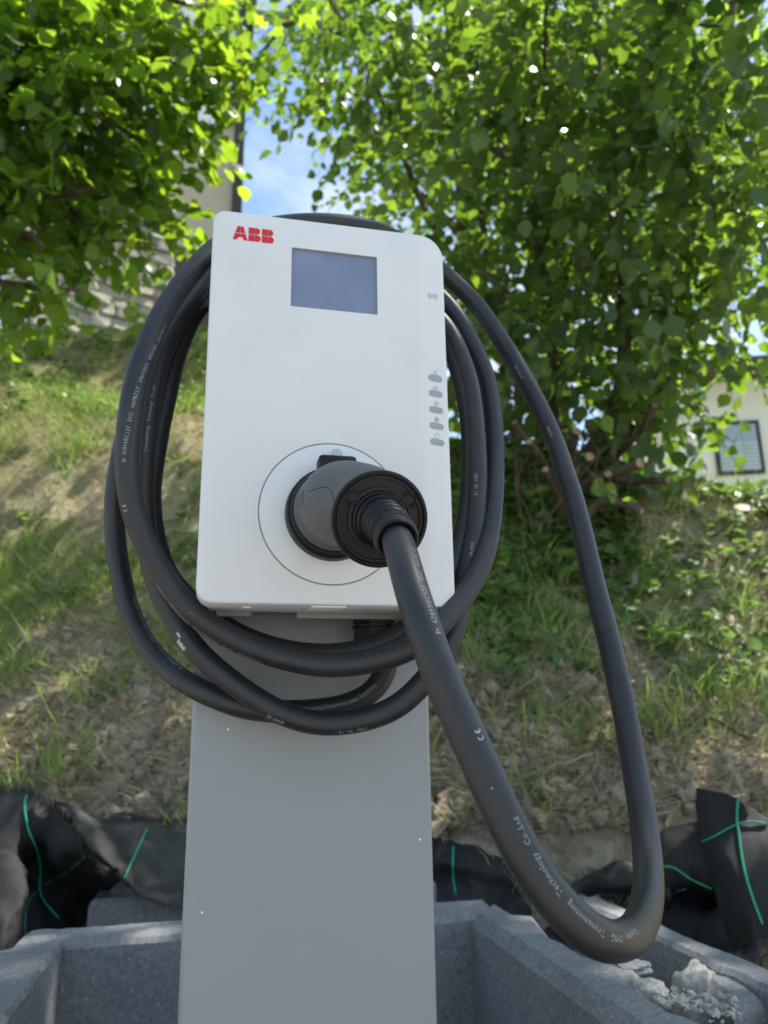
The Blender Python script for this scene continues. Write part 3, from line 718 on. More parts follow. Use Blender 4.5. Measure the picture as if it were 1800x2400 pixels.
def archm(o, x, n, uc, w_, z0, zs, dep):
    pts = [(-w_ / 2, z0), (w_ / 2, z0), (w_ / 2, zs)] + [(w_ / 2 * math.cos(t), zs + w_ / 2 * math.sin(t)) for t in np.linspace(0, math.pi, 14)[1:-1]] + [(-w_ / 2, zs)]
    V = [[*(o + x * (uc + p) + n * s_)[:2], q] for s_ in (0, dep) for p, q in pts]; k = len(pts)
    return V, [tuple(range(k))[::-1], tuple(range(k, 2 * k))] + [(i, (i + 1) % k, k + (i + 1) % k, k + i) for i in range(k)]
V, F = archm(o0, x, n, ln - .42, .74, 3.0, 5.75, .02); link('arched_doorway', mesh('arched_doorway', V, F), ROOF, H)
V, F = wquad(o0 + n * .22, x, n, ln - 1.5, ln - .5, 5.2, 5.62, .2); link('stone_ledge', mesh('stone_ledge', V, F), STONE, H)
# right house
a, x, n, ln = local_frame(1530, 1050, 2300, 9.6, 9.0)
o0 = np.array([a[0], a[1], 0]); H = thing('white_house', [a[0], a[1], 2.0], 'white house with dark framed windows behind the hazel bush at the right edge', 'house')
V, F = wquad(o0, x, n, 0, ln, 1.6, 4.95, 6); link('wall', mesh('wall', V, F), WPL, H)
V, F = wquad(o0 + n * .5, x, n, -.15, ln + .5, 4.95, 5.05, 7); link('roof', mesh('roof', V, F), ROOF, H)
def window(px0, px1, py0, py1, hd, blind=True):
    u0 = (A(px0, py0, hd) - o0) @ x; u1 = (A(px1, py0, hd) - o0) @ x; z1 = A(px0, py0, hd)[2]; z0 = A(px0, py1, hd)[2]
    V, F = wquad(o0 + n * .03, x, n, u0, u1, z0, z1, .028); fr = link('window', mesh('window', V, F), DKW, H)
    m_ = (u1 - u0) * .09; V, F = wquad(o0 + n * .036, x, n, u0 + m_, u1 - m_, z0 + m_, z1 - m_, .004); link('pane', mesh('pane', V, F), GLASS, fr)
    if blind:
        for k in range(7):
            zz = z0 + m_ + (z1 - z0 - 2 * m_) * (k + .35) / 7 * .62
            V, F = wquad(o0 + n * .043, x, n, u0 + m_, u1 - m_, zz, zz + (z1 - z0) * .03, .005); link('blind_slat', mesh('blind_slat', V, F), BLIND, fr)
window(1672, 1778, 985, 1120, 9.45)
window(1625, 1655, 850, 930, 9.5, False)

# ================================================================== CONCRETE BLOCKS
ZT = .76
def jag(P, step, amp, z=ZT):
    """resample a closed outline and roughen it"""
    P = [np.array(p[:2], float) for p in P]; R = []
    for i in range(len(P)):
        a_, b_ = P[i], P[(i + 1) % len(P)]; L_ = np.linalg.norm(b_ - a_); k = max(1, int(L_ / step)); nn_ = np.array([-(b_ - a_)[1], (b_ - a_)[0]]) / max(L_, 1e-6)
        for j in range(k):
            q = a_ + (b_ - a_) * j / k; R.append(q + nn_ * amp * noise.fractal(Vector((q[0] * 30, q[1] * 30, 2)), 1, 2, 3))
    return R
def slab(name, outline, ztop, zbot, parent, amp=.004, step=.014, cham=.006, m=CONC, rough=.0016, tilt=(0, 0)):
    O = jag(outline, step, amp); area = sum(O[i][0] * O[(i + 1) % len(O)][1] - O[(i + 1) % len(O)][0] * O[i][1] for i in range(len(O)))
    if area < 0: O = O[::-1]
    bm = bmesh.new(); n = len(O); cen = np.mean(O, 0)
    def off(i, d):
        a_, b_ = O[i - 1], O[(i + 1) % n]; t = b_ - a_; t = t / (np.linalg.norm(t) + 1e-9); return O[i] + np.array([-t[1], t[0]]) * d
    rings = []
    for d, z in ((cham, ztop), (0, ztop - cham)) + tuple((0, ztop - cham - (ztop - cham - zbot) * t) for t in (.04, .1, .2, .35, .6, 1)):
        rings.append([bm.verts.new((*off(i, d), z)) for i in range(n)])
    for a_, b_ in zip(rings, rings[1:]):
        for i in range(n): bm.faces.new((a_[i], a_[(i + 1) % n], b_[(i + 1) % n], b_[i]))
    f = bm.faces.new(rings[0]); g_ = bm.faces.new(rings[-1][::-1])
    r_ = bmesh.ops.triangulate(bm, faces=[f])
    bmesh.ops.subdivide_edges(bm, edges=list({e for ff in r_['faces'] for e in ff.edges}), cuts=2, use_grid_fill=True)
    for v in bm.verts:
        if v.co.z > ztop - .1:
            q = noise.fractal(v.co * 60, 1, 2, 3); v.co.z += q * rough * .6 - .004 * max(0, noise.noise(v.co * 14) - .35) * 1.6; v.co.x += rough * .7 * noise.noise(v.co * 90)
        v.co.z += tilt[0] * (v.co.x - cen[0]) + tilt[1] * (v.co.y - cen[1])
    return link(name, from_bm(name, bm, 18), m, parent)
def resample2(P, k):
    P = np.array(P, float); s_ = np.concatenate([[0], np.cumsum(np.linalg.norm(np.diff(P, axis=0), axis=1))]); t = np.linspace(0, s_[-1], k)
    return np.stack([np.interp(t, s_, P[:, i]) for i in range(2)], 1)
def zx(lst, z=ZT): return [onz(*p, z)[:2] for p in lst]
q1 = lambda a_, b_: (1000 + .4822 * a_, 2050 + .4822 * b_)      # helpers for measured plan positions
q4 = lambda a_, b_: (.2592 * a_, 2050 + .2592 * b_)
# back block (its long face closes the pit behind the post)
cL, cR = onz(*q4(575, 620), ZT), onz(*q1(200, 200), ZT)
e = (cR - cL)[:2]; e /= np.linalg.norm(e); nb = np.array([-e[1], e[0]])
B1 = thing('concrete_block', (cL[0], cL[1], .5), 'grey hollow concrete block closing the pit behind the charging post', 'concrete block', 'hollow concrete blocks around the post')
cl2, cr2 = cL[:2], cR[:2]
slab('front_shell', [cl2 - e * .03, cr2 + e * .05, cr2 + e * .05 + nb * .085, cr2 - e * .02 + nb * .085, cl2 + e * .30 + nb * .10, cl2 + e * .12 + nb * .078, cl2 - e * .05 + nb * .07], ZT, .50, B1, .0025)
slab('rear_shell', [cl2 - e * .01 + nb * .24, cr2 + e * .02 + nb * .24, cr2 + e * .02 + nb * .31, cl2 - e * .01 + nb * .31], ZT - .004, .50, B1, .004)
slab('web', [cl2 + e * .12 + nb * .08, cl2 + e * .19 + nb * .08, cl2 + e * .19 + nb * .24, cl2 + e * .12 + nb * .24], ZT - .045, .50, B1, .004)
slab('web', [cr2 - e * .10 + nb * .08, cr2 - e * .03 + nb * .08, cr2 - e * .03 + nb * .24, cr2 - e * .10 + nb * .24], ZT - .05, .50, B1, .004)
# left block
cLe = onz(*q4(30, 1350), ZT)[:2]; dl = nrm(cLe - cl2); nl = np.array([dl[1], -dl[0]]);
if nl[0] > 0: nl = -nl
B2 = thing('concrete_block', (cl2[0] - .08, cl2[1] - .2, .5), 'grey concrete block with a broken outer edge at the bottom left corner', 'concrete block', 'hollow concrete blocks around the post')
lo = zx([q4(560, 590), q4(515, 505), q4(400, 500), q4(270, 520), q4(215, 550), q4(160, 600), q4(110, 665), q4(0, 700), q4(-150, 740)])
far = cl2 + dl * .60
slab('shell', [cl2 + [-.001, -.006], far, far + nl * .16] + [p for p in lo[::-1]], ZT + .002, .50, B2, .002, cham=.004)
# right block: inner shell, outer shell, web
B3 = thing('concrete_block', (cr2[0] + .1, cr2[1] - .25, .5), 'grey hollow concrete block with chipped shells and loose mortar at the bottom right', 'concrete block', 'hollow concrete blocks around the post')
ce = onz(*q1(945, 726), ZT)[:2]; dr = nrm(ce - cr2); 
inn_out = zx([q1(300, 142), q1(370, 150), q1(450, 198), q1(540, 205), q1(640, 312), q1(720, 350), q1(800, 400), q1(900, 430), q1(1000, 432), q1(1060, 470), q1(1110, 545), q1(1125, 605), q1(1230, 672), q1(1420, 740)])
inner = slab('inner_shell', [cr2 + [.004, .004], cr2 + dr * .52] + [inn_out[-1] + dr * .15] + inn_out[::-1], ZT + .003, .50, B3, .0018, cham=.014)
oi_ = zx([q1(700, 120), q1(1110, 300), q1(1290, 385), q1(1390, 450), q1(1490, 480), q1(1659, 560), q1(2000, 720)]); oo_ = zx([q1(820, 110), q1(1140, 240), q1(1270, 310), q1(1490, 390), q1(1659, 460), q1(2050, 640)])
slab('outer_shell', oi_ + oo_[::-1], ZT + .002, .50, B3, .003, cham=.005)
wb = zx([q1(1330, 560), q1(1480, 560), q1(1760, 730), q1(1560, 760)], ZT - .02)
wbm = zx([q1(1300, 500), q1(1480, 490), q1(1659, 640), q1(1500, 700)], ZT - .015)
slab('web', wbm, ZT - .006, .50, B3, .005, cham=.01)
# fill in the cavity
ca = resample2(inn_out[3:] , 50); cb = resample2(oi_, 50)
V = []; F = []
for i in range(50):
    for j in range(14):
        q = ca[i] + (cb[i] - ca[i]) * (j / 13 * 1.1 - .05); V.append((q[0], q[1], ZT - .10 + .014 * noise.fractal(Vector((q[0] * 30, q[1] * 30, 0)), 1, 2, 4)))
F = [(i * 14 + j, i * 14 + j + 1, (i + 1) * 14 + j + 1, (i + 1) * 14 + j) for i in range(49) for j in range(13)]
link('mortar_fill', mesh('mortar_fill', V, F, True), MORTAR, B3)
# pale mortar lumps
def lump(name, c, r, label, sub=4, seed=0, parent=None, flat=(1, 1, 1)):
    bm = bmesh.new(); bmesh.ops.create_icosphere(bm, subdivisions=sub, radius=1)
    for v in bm.verts:
        d = v.co.normalized(); k = 1 + .28 * noise.fractal(d * 1.4 + Vector((seed, 0, 0)), 1, 2, 3) + .07 * noise.fractal(d * 6 + Vector((seed, 3, 0)), 1, 2, 4)
        k *= (abs(d.x) ** 4 + abs(d.y) ** 4 + abs(d.z) ** 4) ** -.25 * .85
        v.co = Vector((d.x * r[0] * k, d.y * r[1] * k, d.z * r[2] * k)) + Vector(tuple(c))
    o = link(name, from_bm(name, bm, 40), MORTAR, parent)
    if label: tag(o, label, 'mortar')
    return o
lc = onz(*q1(1300, 500), ZT - .01)
lump('mortar_lump', [lc[0] + .004, lc[1], ZT - .035], (.027, .023, .040), 'tall pale lump of crumbly mortar standing in the right block cavity', 4, 1)
l2 = onz(*q1(1075, 555), ZT); lump('mortar_lump', [l2[0], l2[1], ZT - .004], (.017, .022, .012), 'flat pale mortar chip on the broken rim of the right block', 4, 5)
l3 = onz(*q1(985, 450), ZT); o = lump('concrete_chip', [l3[0], l3[1], ZT + .001], (.022, .020, .006), None, 4, 9); tag(o, 'loose grey concrete flake on the block below the cable loop', 'concrete chip'); o.data.materials.clear(); o.data.materials.append(CONC)
bm = bmesh.new()
for k in range(150):
    t = random.random(); c = onz(*q1(1150 + 380 * t + random.gauss(0, 25), 600 + 70 * t + random.gauss(0, 28)), ZT + .001); s = .001 + .005 * random.random() ** 3
    m_ = Matrix.Translation((c[0], c[1], ZT + .001 + s * .3)) @ Matrix.Rotation(random.random() * 6, 4, 'Z') @ Matrix.Diagonal((s, s * random.uniform(.6, 1.2), s * .7, 1))
    g_ = bmesh.ops.create_icosphere(bm, subdivisions=1, radius=1, matrix=m_)
    for v in g_['verts']: v.co += Vector((random.gauss(0, .3 * s), random.gauss(0, .3 * s), random.gauss(0, .2 * s)))
tag(link('mortar_crumbs', from_bm('mortar_crumbs', bm), MORTAR), 'white mortar crumbs scattered on the rim of the right block', 'rubble', kind='stuff')
# footing under the blocks and pit floor
me = box_mesh('footing', (-.62, -.35, .0), (.86, .98, .498)); tag(link('concrete_footing', me, PITM), kind='structure')

# ================================================================== WEED CONTROL FABRIC
def sheet(name, rows, nu_=10, nv_=10, m=FAB, wr=.006, wf=22, seed=0, parent=None, thick=.0009):
    G_ = np.array([[A(*p) for p in r] for r in rows])
    G_ = np.array([catmull(r, nu_) for r in G_]); G_ = np.stack([catmull(G_[:, j], nv_) for j in range(G_.shape[1])], 1)
    h, w_ = G_.shape[:2]; dj = np.gradient(G_, axis=1); di = np.gradient(G_, axis=0); nn_ = nrm(np.cross(dj, di))
    for i in range(h):
        for j in range(w_):
            p = Vector(G_[i, j]); q = noise.fractal(p * wf * .35 + Vector((seed, 0, 0)), 1, 2, 2) * 1.6 + .5 * noise.fractal(Vector((p.x * wf * 1.3, p.y * wf, p.z * wf * .7 + seed)), 1, 2, 3)
            q2 = abs(noise.noise(p * wf * .5 + Vector((seed + 9, 0, 0))))
            G_[i, j] += nn_[i, j] * wr * (q - q2 * 1.5)
    V = G_.reshape(-1, 3); F = [(i * w_ + j, i * w_ + j + 1, (i + 1) * w_ + j + 1, (i + 1) * w_ + j) for i in range(h - 1) for j in range(w_ - 1)]
    me = mesh(name, V, F, True); ul = me.uv_layers.new(name='UVMap')
    su = np.cumsum(np.linalg.norm(np.diff(G_.mean(0), axis=0), axis=1)); su = np.concatenate([[0], su]); sv_ = np.concatenate([[0], np.cumsum(np.linalg.norm(np.diff(G_.mean(1), axis=0), axis=1))])
    for l in me.loops: i, j = divmod(l.vertex_index, w_); ul.data[l.index].uv = (su[j] * 4, sv_[i] * 4)
    o = link(name, me, m, parent); md = o.modifiers.new('thickness', 'SOLIDIFY'); md.thickness = thick; md.offset = 0
    return o, G_
def bvh(o): return BVHTree.FromPolygons([v.co[:] for v in o.data.vertices], [p.vertices[:] for p in o.data.polygons])
def thread(o, pts, parent, r=.0011, lift=.0024):
    B = bvh(o); P2 = catmull(np.array([(*p, 0) for p in pts]), 8); out_ = []
    for p in P2:
        d = Vector(ray(p[0], p[1])).normalized(); h = B.ray_cast(Vector(CAM), d)
        if h[0] is not None: out_.append(np.array(h[0] - d * lift))
    if len(out_) > 4:
        P = catmull(np.array(out_), 3)
        k = np.arange(len(P)); rr_ = 1.3 * r * (1 + .3 * np.sin(k * 2.1))
        link('green_thread', tube('green_thread', P, rr_, 7), THREAD, parent)
def fringe(G_, edge, parent, n=220, ln=.012, m=FRAY, outward=None):
    E_ = G_[edge] if isinstance(edge, int) else edge; E_ = np.asarray(E_); V = []; F = []; k = len(E_)
    inner = G_[1] if edge == 0 else G_[-2]
    for q in range(n):
        t = random.random() * (k - 1.001); i = int(t); f = t - i; p = E_[i] * (1 - f) + E_[i + 1] * f; d = nrm(p - (inner[i] * (1 - f) + inner[i + 1] * f)) + rng.normal(size=3) * .18
        s = nrm(E_[i + 1] - E_[i]) * .0009; L_ = ln * random.uniform(.5, 1.3); n0 = len(V)
        c = nrm(np.cross(s, d)) * .0005
        V += [p - s, p + s, p + c, p + d * L_ + c]; F += [(n0, n0 + 1, n0 + 3), (n0 + 1, n0 + 2, n0 + 3), (n0 + 2, n0, n0 + 3)]
    tag(link('frayed_edge', mesh('frayed_edge', V, F), m, parent), kind='stuff')
z4 = lambda a_, b_, d: (.2712 * a_, 1800 + .2712 * b_, d)
T1 = thing('landscape_fabric', A(100, 2150, 1.2), 'black woven weed fabric with frayed edge and green threads bunched up at the left', 'fabric', 'weed control fabric around the pit')
rowsA = [[z4(-300, 240, 1.20), z4(0, 215, 1.18), z4(230, 220, 1.16), z4(450, 345, 1.14), z4(680, 565, 1.12), z4(880, 800, 1.13), z4(1060, 940, 1.15)],
         [z4(-300, 480, 1.17), z4(0, 460, 1.14), z4(210, 460, 1.13), z4(420, 560, 1.13), z4(620, 740, 1.14), z4(800, 920, 1.17), z4(950, 1040, 1.2)],
         [z4(-300, 900, 1.12), z4(0, 900, 1.08), z4(200, 880, 1.14), z4(380, 920, 1.18), z4(560, 1000, 1.20), z4(720, 1080, 1.24), z4(850, 1120, 1.26)],
         [z4(-300, 1350, 1.03), z4(0, 1330, 1.02), z4(180, 1280, 1.08), z4(350, 1300, 1.14), z4(500, 1330, 1.18), z4(600, 1380, 1.2), z4(700, 1420, 1.22)],
         [z4(-300, 1800, 1.0), z4(0, 1750, 1.0), z4(150, 1650, 1.05), z4(300, 1650, 1.1), z4(430, 1700, 1.14), z4(520, 1750, 1.16), z4(600, 1800, 1.18)]]
oA, GA = sheet('fabric_sheet', rowsA, 11, 13, FAB, .013, 30, 1, T1)
fringe(GA, 0, T1, 520, .022)
rowsB = [[z4(480, 330, 1.20), z4(700, 385, 1.22), z4(900, 440, 1.24), z4(1100, 485, 1.26), z4(1300, 530, 1.28), z4(1560, 600, 1.30), z4(1900, 700, 1.32)],
         [z4(600, 470, 1.165), z4(760, 520, 1.18), z4(930, 570, 1.19), z4(1120, 640, 1.21), z4(1320, 710, 1.22), z4(1560, 800, 1.25), z4(1900, 900, 1.28)],
         [z4(760, 680, 1.15), z4(860, 720, 1.15), z4(990, 760, 1.16), z4(1150, 830, 1.17), z4(1330, 920, 1.18), z4(1560, 1000, 1.2), z4(1900, 1080, 1.22)],
         [z4(900, 830, 1.145), z4(970, 870, 1.14), z4(1060, 930, 1.135), z4(1200, 1010, 1.13), z4(1370, 1080, 1.14), z4(1560, 1130, 1.15), z4(1900, 1180, 1.17)],
         [z4(1040, 930, 1.15), z4(1070, 970, 1.14), z4(1120, 1030, 1.13), z4(1230, 1110, 1.12), z4(1390, 1180, 1.12), z4(1560, 1215, 1.13), z4(1900, 1260, 1.15)]]
oB, GB = sheet('folded_flap', rowsB, 11, 12, FAB2, .009, 26, 5, T1)
fringe(GB, -1, T1, 160, .009); fringe(GB, 0, T1, 40, .004)
fringe(GB[:, ::-1].transpose(1, 0, 2), -1, T1, 150, .009)
thread(oA, [(.2712 * a_, 1800 + .2712 * b_) for a_, b_ in ((232, 232), (215, 350), (250, 540), (310, 680), (350, 850), (345, 1050), (380, 1150), (510, 1300))], T1, .0013)
thread(oA, [(.2712 * a_, 1800 + .2712 * b_) for a_, b_ in ((340, 1040), (270, 1120), (225, 1230), (215, 1440))], T1, .0006)
thread(oA, [(.2712 * a_, 1800 + .2712 * b_) for a_, b_ in ((345, 1030), (480, 960), (640, 850), (740, 760))], T1, .0004)
thread(oB, [(.2712 * a_, 1800 + .2712 * b_) for a_, b_ in ((1268, 530), (1225, 620), (1180, 720), (1130, 830), (1072, 955))], T1, .0013)
# sheet running behind the post
T2 = thing('landscape_fabric', A(1150, 2100, 1.4), 'black woven weed fabric lying between the blocks and the bank behind the post', 'fabric', 'weed control fabric around the pit')
xs = [200, 400, 600, 800, 960, 1040, 1110, 1190, 1280, 1370, 1450, 1530, 1640, 1780]; yt = [1930, 1925, 1945, 1960, 1965, 1976, 1990, 2012, 2036, 2046, 2030, 2030, 2010, 1980]
rowsC = [[(x_, y_ + 6, 1.50) for x_, y_ in zip(xs, yt)], [(x_, y_ + 2, 1.46) for x_, y_ in zip(xs, yt)], [(x_, y_ + 42, 1.40) for x_, y_ in zip(xs, yt)], [(x_, y_ + 80, 1.40) for x_, y_ in zip(xs, yt)],
         [(x_, y_ + 130, 1.36) for x_, y_ in zip(xs, yt)], [(x_, y_ + 210, 1.30) for x_, y_ in zip(xs, yt)], [(x_, y_ + 330, 1.22) for x_, y_ in zip(xs, yt)]]
oC, GC = sheet('fabric_sheet', rowsC, 9, 8, FAB, .014, 24, 11, T2)
thread(oC, [(1062, 1984), (1061, 2020), (1062, 2060), (1068, 2096)], T2, .0014); thread(oC, [(1333, 2046), (1337, 2070), (1341, 2092)], T2, .0014)
rowsM = [[(1325, 2085, 1.28), (1370, 2048, 1.27), (1420, 2030, 1.25), (1480, 2028, 1.24), (1560, 2045, 1.22)], [(1345, 2095, 1.25), (1390, 2065, 1.23), (1440, 2055, 1.21), (1490, 2055, 1.2), (1560, 2070, 1.19)],
         [(1375, 2110, 1.24), (1415, 2085, 1.21), (1450, 2078, 1.19), (1500, 2080, 1.18), (1570, 2095, 1.17)], [(1360, 2125, 1.25), (1400, 2102, 1.23), (1450, 2096, 1.21), (1500, 2100, 1.2), (1570, 2115, 1.19)]]
oM, GM = sheet('fold', rowsM, 9, 8, FAB, .006, 30, 17, T2)
# right bundle
z2 = lambda a_, b_, d: (1450 + .2261 * a_, 1800 + .2261 * b_, d)
T3 = thing('landscape_fabric', A(1700, 2150, 1.15), 'black woven weed fabric with upright pointed fold and green threads at the right', 'fabric', 'weed control fabric around the pit')
rowsR = [[z2(818, 205, 1.16), z2(1000, 235, 1.14), z2(1180, 290, 1.12), z2(1360, 410, 1.10), z2(1560, 545, 1.08), z2(1850, 720, 1.05)],
         [z2(828, 480, 1.15), z2(1020, 520, 1.12), z2(1220, 560, 1.10), z2(1400, 640, 1.08), z2(1580, 740, 1.06), z2(1850, 880, 1.03)],
         [z2(862, 780, 1.13), z2(1050, 820, 1.09), z2(1260, 850, 1.07), z2(1430, 900, 1.05), z2(1600, 980, 1.04), z2(1850, 1060, 1.02)],
         [z2(975, 1150, 1.10), z2(1120, 1180, 1.06), z2(1310, 1190, 1.03), z2(1470, 1200, 1.02), z2(1620, 1240, 1.02), z2(1850, 1280, 1.0)],
         [z2(1050, 1500, 1.06), z2(1190, 1510, 1.03), z2(1350, 1500, 1.0), z2(1500, 1490, 1.0), z2(1640, 1500, 1.0), z2(1850, 1520, .99)],
         [z2(1185, 1900, 1.04), z2(1290, 1860, 1.01), z2(1390, 1800, .99), z2(1520, 1760, .99), z2(1650, 1750, .99), z2(1850, 1750, .98)]]
oR, GR = sheet('upright_fold', rowsR, 11, 12, FAB2, .004, 16, 23, T3)
oR.data.materials.clear(); oR.data.materials.append(FAB)
rowsS = [[z2(440, 1000, 1.27), z2(500, 740, 1.28), z2(600, 640, 1.29), z2(800, 590, 1.28), z2(820, 300, 1.24), z2(960, 300, 1.22)],
         [z2(440, 1090, 1.23), z2(560, 900, 1.23), z2(680, 830, 1.23), z2(840, 780, 1.22), z2(960, 700, 1.20), z2(1100, 660, 1.18)],
         [z2(440, 1200, 1.20), z2(600, 1100, 1.18), z2(740, 1060, 1.17), z2(900, 1060, 1.16), z2(1040, 1020, 1.15), z2(1180, 1000, 1.14)],
         [z2(440, 1320, 1.26), z2(600, 1300, 1.25), z2(740, 1320, 1.24), z2(900, 1400, 1.22), z2(1060, 1400, 1.18), z2(1200, 1400, 1.15)],
         [z2(420, 1420, 1.20), z2(560, 1450, 1.19), z2(720, 1500, 1.17), z2(900, 1600, 1.14), z2(1080, 1700, 1.10), z2(1250, 1750, 1.08)],
         [z2(400, 1700, 1.17), z2(560, 1800, 1.14), z2(720, 1900, 1.12), z2(900, 2000, 1.09), z2(1080, 2080, 1.06), z2(1280, 2150, 1.03)]]
oS, GS = sheet('fabric_sheet', rowsS, 10, 11, FAB, .010, 28, 31, T3)
zz = lambda L_: [(1450 + .2261 * a_, 1800 + .2261 * b_) for a_, b_ in L_]
thread(oR, zz([(1237, 330), (1225, 520), (1248, 680), (1275, 900), (1320, 1120), (1400, 1380), (1485, 1610)]), T3, .0014)
thread(oR, zz([(862, 765), (1000, 705), (1110, 640), (1235, 580), (1380, 553), (1540, 575)]), T3, .0009)
thread(oS, zz([(470, 1022), (560, 1032), (660, 1090), (760, 1160), (960, 1250)]), T3, .0013)
thread(oS, zz([(440, 1400), (500, 1370), (580, 1290), (700, 1250)]), T3, .0008)
fringe(GR, -1, T3, 170, .016)

# ================================================================== CHARGING POST
PX0, PX1, PY = -.0975, .1013, .10
T = thing('charging_post', (.0019, .17, .0), 'grey powder coated steel post carrying the white wall box', 'post')
bm = bmesh.new(); r = .004; prof = []
for cx, cy, a0 in ((PX0 + r, PY + r, 180), (PX1 - r, PY + r, 270), (PX1 - r, PY + .14 - r, 0), (PX0 + r, PY + .14 - r, 90)):
    for k in range(6):
        t = rad(a0 + 90 * k / 5); prof.append((cx + r * math.cos(t), cy + r * math.sin(t)))
rings = [[bm.verts.new((x_, y_, z_)) for x_, y_ in prof] for z_ in (.3, 1.395)]
k = len(prof)
for i in range(k): bm.faces.new((rings[0][i], rings[0][(i + 1) % k], rings[1][(i + 1) % k], rings[1][i]))
bm.faces.new(rings[1]); bm.faces.new(rings[0][::-1])
link('column', from_bm('column', bm, 60), POST, T)
link('base_plate', box_mesh('base_plate', (PX0 - .02, PY - .02, .499), (PX1 + .02, PY + .16, .507), .002), POST, T)
# cable holder behind the wall box
prof = [(0, .030), (0, .050), (.004, .052), (.008, .050), (.010, .040), (.07, .040), (.074, .055), (.078, .055), (.078, .02)]
link('cable_holder', revolve('cable_holder', prof, (0.0, .106, 1.385), (0, 1, 0)), HARD, T)

# ================================================================== WALL BOX
Z0 = 1.10; BW, BH = .195, .320
WB = thing('wall_box', (0, .05, Z0), 'white electric car wall charger box with small grey display and red letters', 'car charger')
def bend(x_): return max(0.0, x_ - .0725) * .22 if x_ < .0775 else (.0011 + (x_ - .0775) * .26)
def outline(ins):
    """rounded outline as stations from left to right: x -> (zbot, ztop)"""
    x0, x1, z0, z1 = -BW / 2 + ins, BW / 2 - ins, ins, BH - ins
    rTL, rTR, rBL, rBR = .0105 - ins, .0175 - ins, .012 - ins, .012 - ins
    xs_ = sorted(set([round(v_, 6) for v_ in
        [x0 + rBL * (1 - math.cos(rad(q))) for q in np.linspace(0, 90, 9)] + [x1 - rTR * (1 - math.cos(rad(q))) for q in np.linspace(0, 90, 11)]
        + [-.034, .0373, .0725, .0775] + list(np.linspace(-.08, .07, 7))]))
    def zt(x_):
        if x_ < x0 + rTL: return z1 - rTL + math.sqrt(max(0, rTL ** 2 - (x0 + rTL - x_) ** 2))
        if x_ > x1 - rTR: return z1 - rTR + math.sqrt(max(0, rTR ** 2 - (x_ - x1 + rTR) ** 2))
        return z1
    def zb(x_):
        if x_ < x0 + rBL: return z0 + rBL - math.sqrt(max(0, rBL ** 2 - (x0 + rBL - x_) ** 2))
        if x_ > x1 - rBR: return z0 + rBR - math.sqrt(max(0, rBR ** 2 - (x_ - x1 + rBR) ** 2))
        return z0
    return xs_, zb, zt
bm = bmesh.new(); rings = []
for ins, yy in ((.0022, 0.0), (.0012, .0004), (.0004, .0011), (0, .0022), (0, .047), (.0008, .050)):
    # same parameter: stations of the inset outline mapped proportionally
    xs_, zb, zt = outline(.0022)
    s_ = (BW / 2 - ins) / (BW / 2 - .0022); _, zb2, zt2 = outline(ins)
    rings.append(([bm.verts.new((x_ * s_, yy + bend(x_) * (1 if yy < .02 else 0), Z0 + zb2(x_ * s_))) for x_ in xs_],
                  [bm.verts.new((x_ * s_, yy + bend(x_) * (1 if yy < .02 else 0), Z0 + zt2(x_ * s_))) for x_ in xs_]))
n = len(xs_)
for (b0, t0), (b1, t1) in zip(rings, rings[1:]):
    for i in range(n - 1):
        bm.faces.new((b0[i], b1[i], b1[i + 1], b0[i + 1])); bm.faces.new((t0[i], t0[i + 1], t1[i + 1], t1[i]))
    bm.faces.new((b0[0], t0[0], t1[0], b1[0])); bm.faces.new((b0[-1], b1[-1], t1[-1], t0[-1]))
S0, S1, SZ0, SZ1 = -.034, .0373, .2393, .2927
rows = [SZ0, SZ1]; col = {}
b0, t0 = rings[0]
mid = [[bm.verts.new((x_, bend(x_), Z0 + zz_)) for x_ in xs_] for zz_ in rows]
for i in range(n - 1):
    bm.faces.new((b0[i], b0[i + 1], mid[0][i + 1], mid[0][i])); bm.faces.new((mid[1][i], mid[1][i + 1], t0[i + 1], t0[i]))
    if not (xs_[i] >= S0 - 1e-5 and xs_[i + 1] <= S1 + 1e-5): bm.faces.new((mid[0][i], mid[0][i + 1], mid[1][i + 1], mid[1][i]))
bb_, tt_ = rings[-1]
for i in range(n - 1): bm.faces.new((bb_[i], tt_[i], tt_[i + 1], bb_[i + 1]))
link('front_cover', from_bm('front_cover', bm, 28), WHITE, WB)
# display recess and glass
def fr_rect(x0, x1, z0, z1, r, y, k=5):
    P = []
    for cx, cz, a0 in ((x1 - r, z1 - r, 0), (x0 + r, z1 - r, 90), (x0 + r, z0 + r, 180), (x1 - r, z0 + r, 270)):
        for j in range(k): t = rad(a0 + 90 * j / (k - 1)); P.append((cx + r * math.cos(t), y, cz + r * math.sin(t)))
    return P
bm = bmesh.new()
sq = fr_rect(S0, S1, Z0 + SZ0, Z0 + SZ1, .00001, .0, 5); R_ = [sq, fr_rect(S0, S1, Z0 + SZ0, Z0 + SZ1, .0012, .00005), fr_rect(S0 + .0006, S1 - .0006, Z0 + SZ0 + .0006, Z0 + SZ1 - .0006, .0012, .0024)]
RV = [[bm.verts.new(p) for p in r_] for r_ in R_]
for a_, b__ in zip(RV, RV[1:]):
    for i in range(len(a_)): bm.faces.new((a_[i], a_[(i + 1) % len(a_)], b__[(i + 1) % len(a_)], b__[i]))
link('display_bezel', from_bm('display_bezel', bm, 40), BEZ, WB)
link('display', mesh('display', fr_rect(S0, S1, Z0 + SZ0, Z0 + SZ1, .0012, .0023) + fr_rect(S0, S1, Z0 + SZ0, Z0 + SZ1, .0012, .004), [tuple(range(20)), tuple(range(20, 40))[::-1]] + [(i, (i + 1) % 20, 20 + (i + 1) % 20, 20 + i) for i in range(20)]), SCREEN, WB)
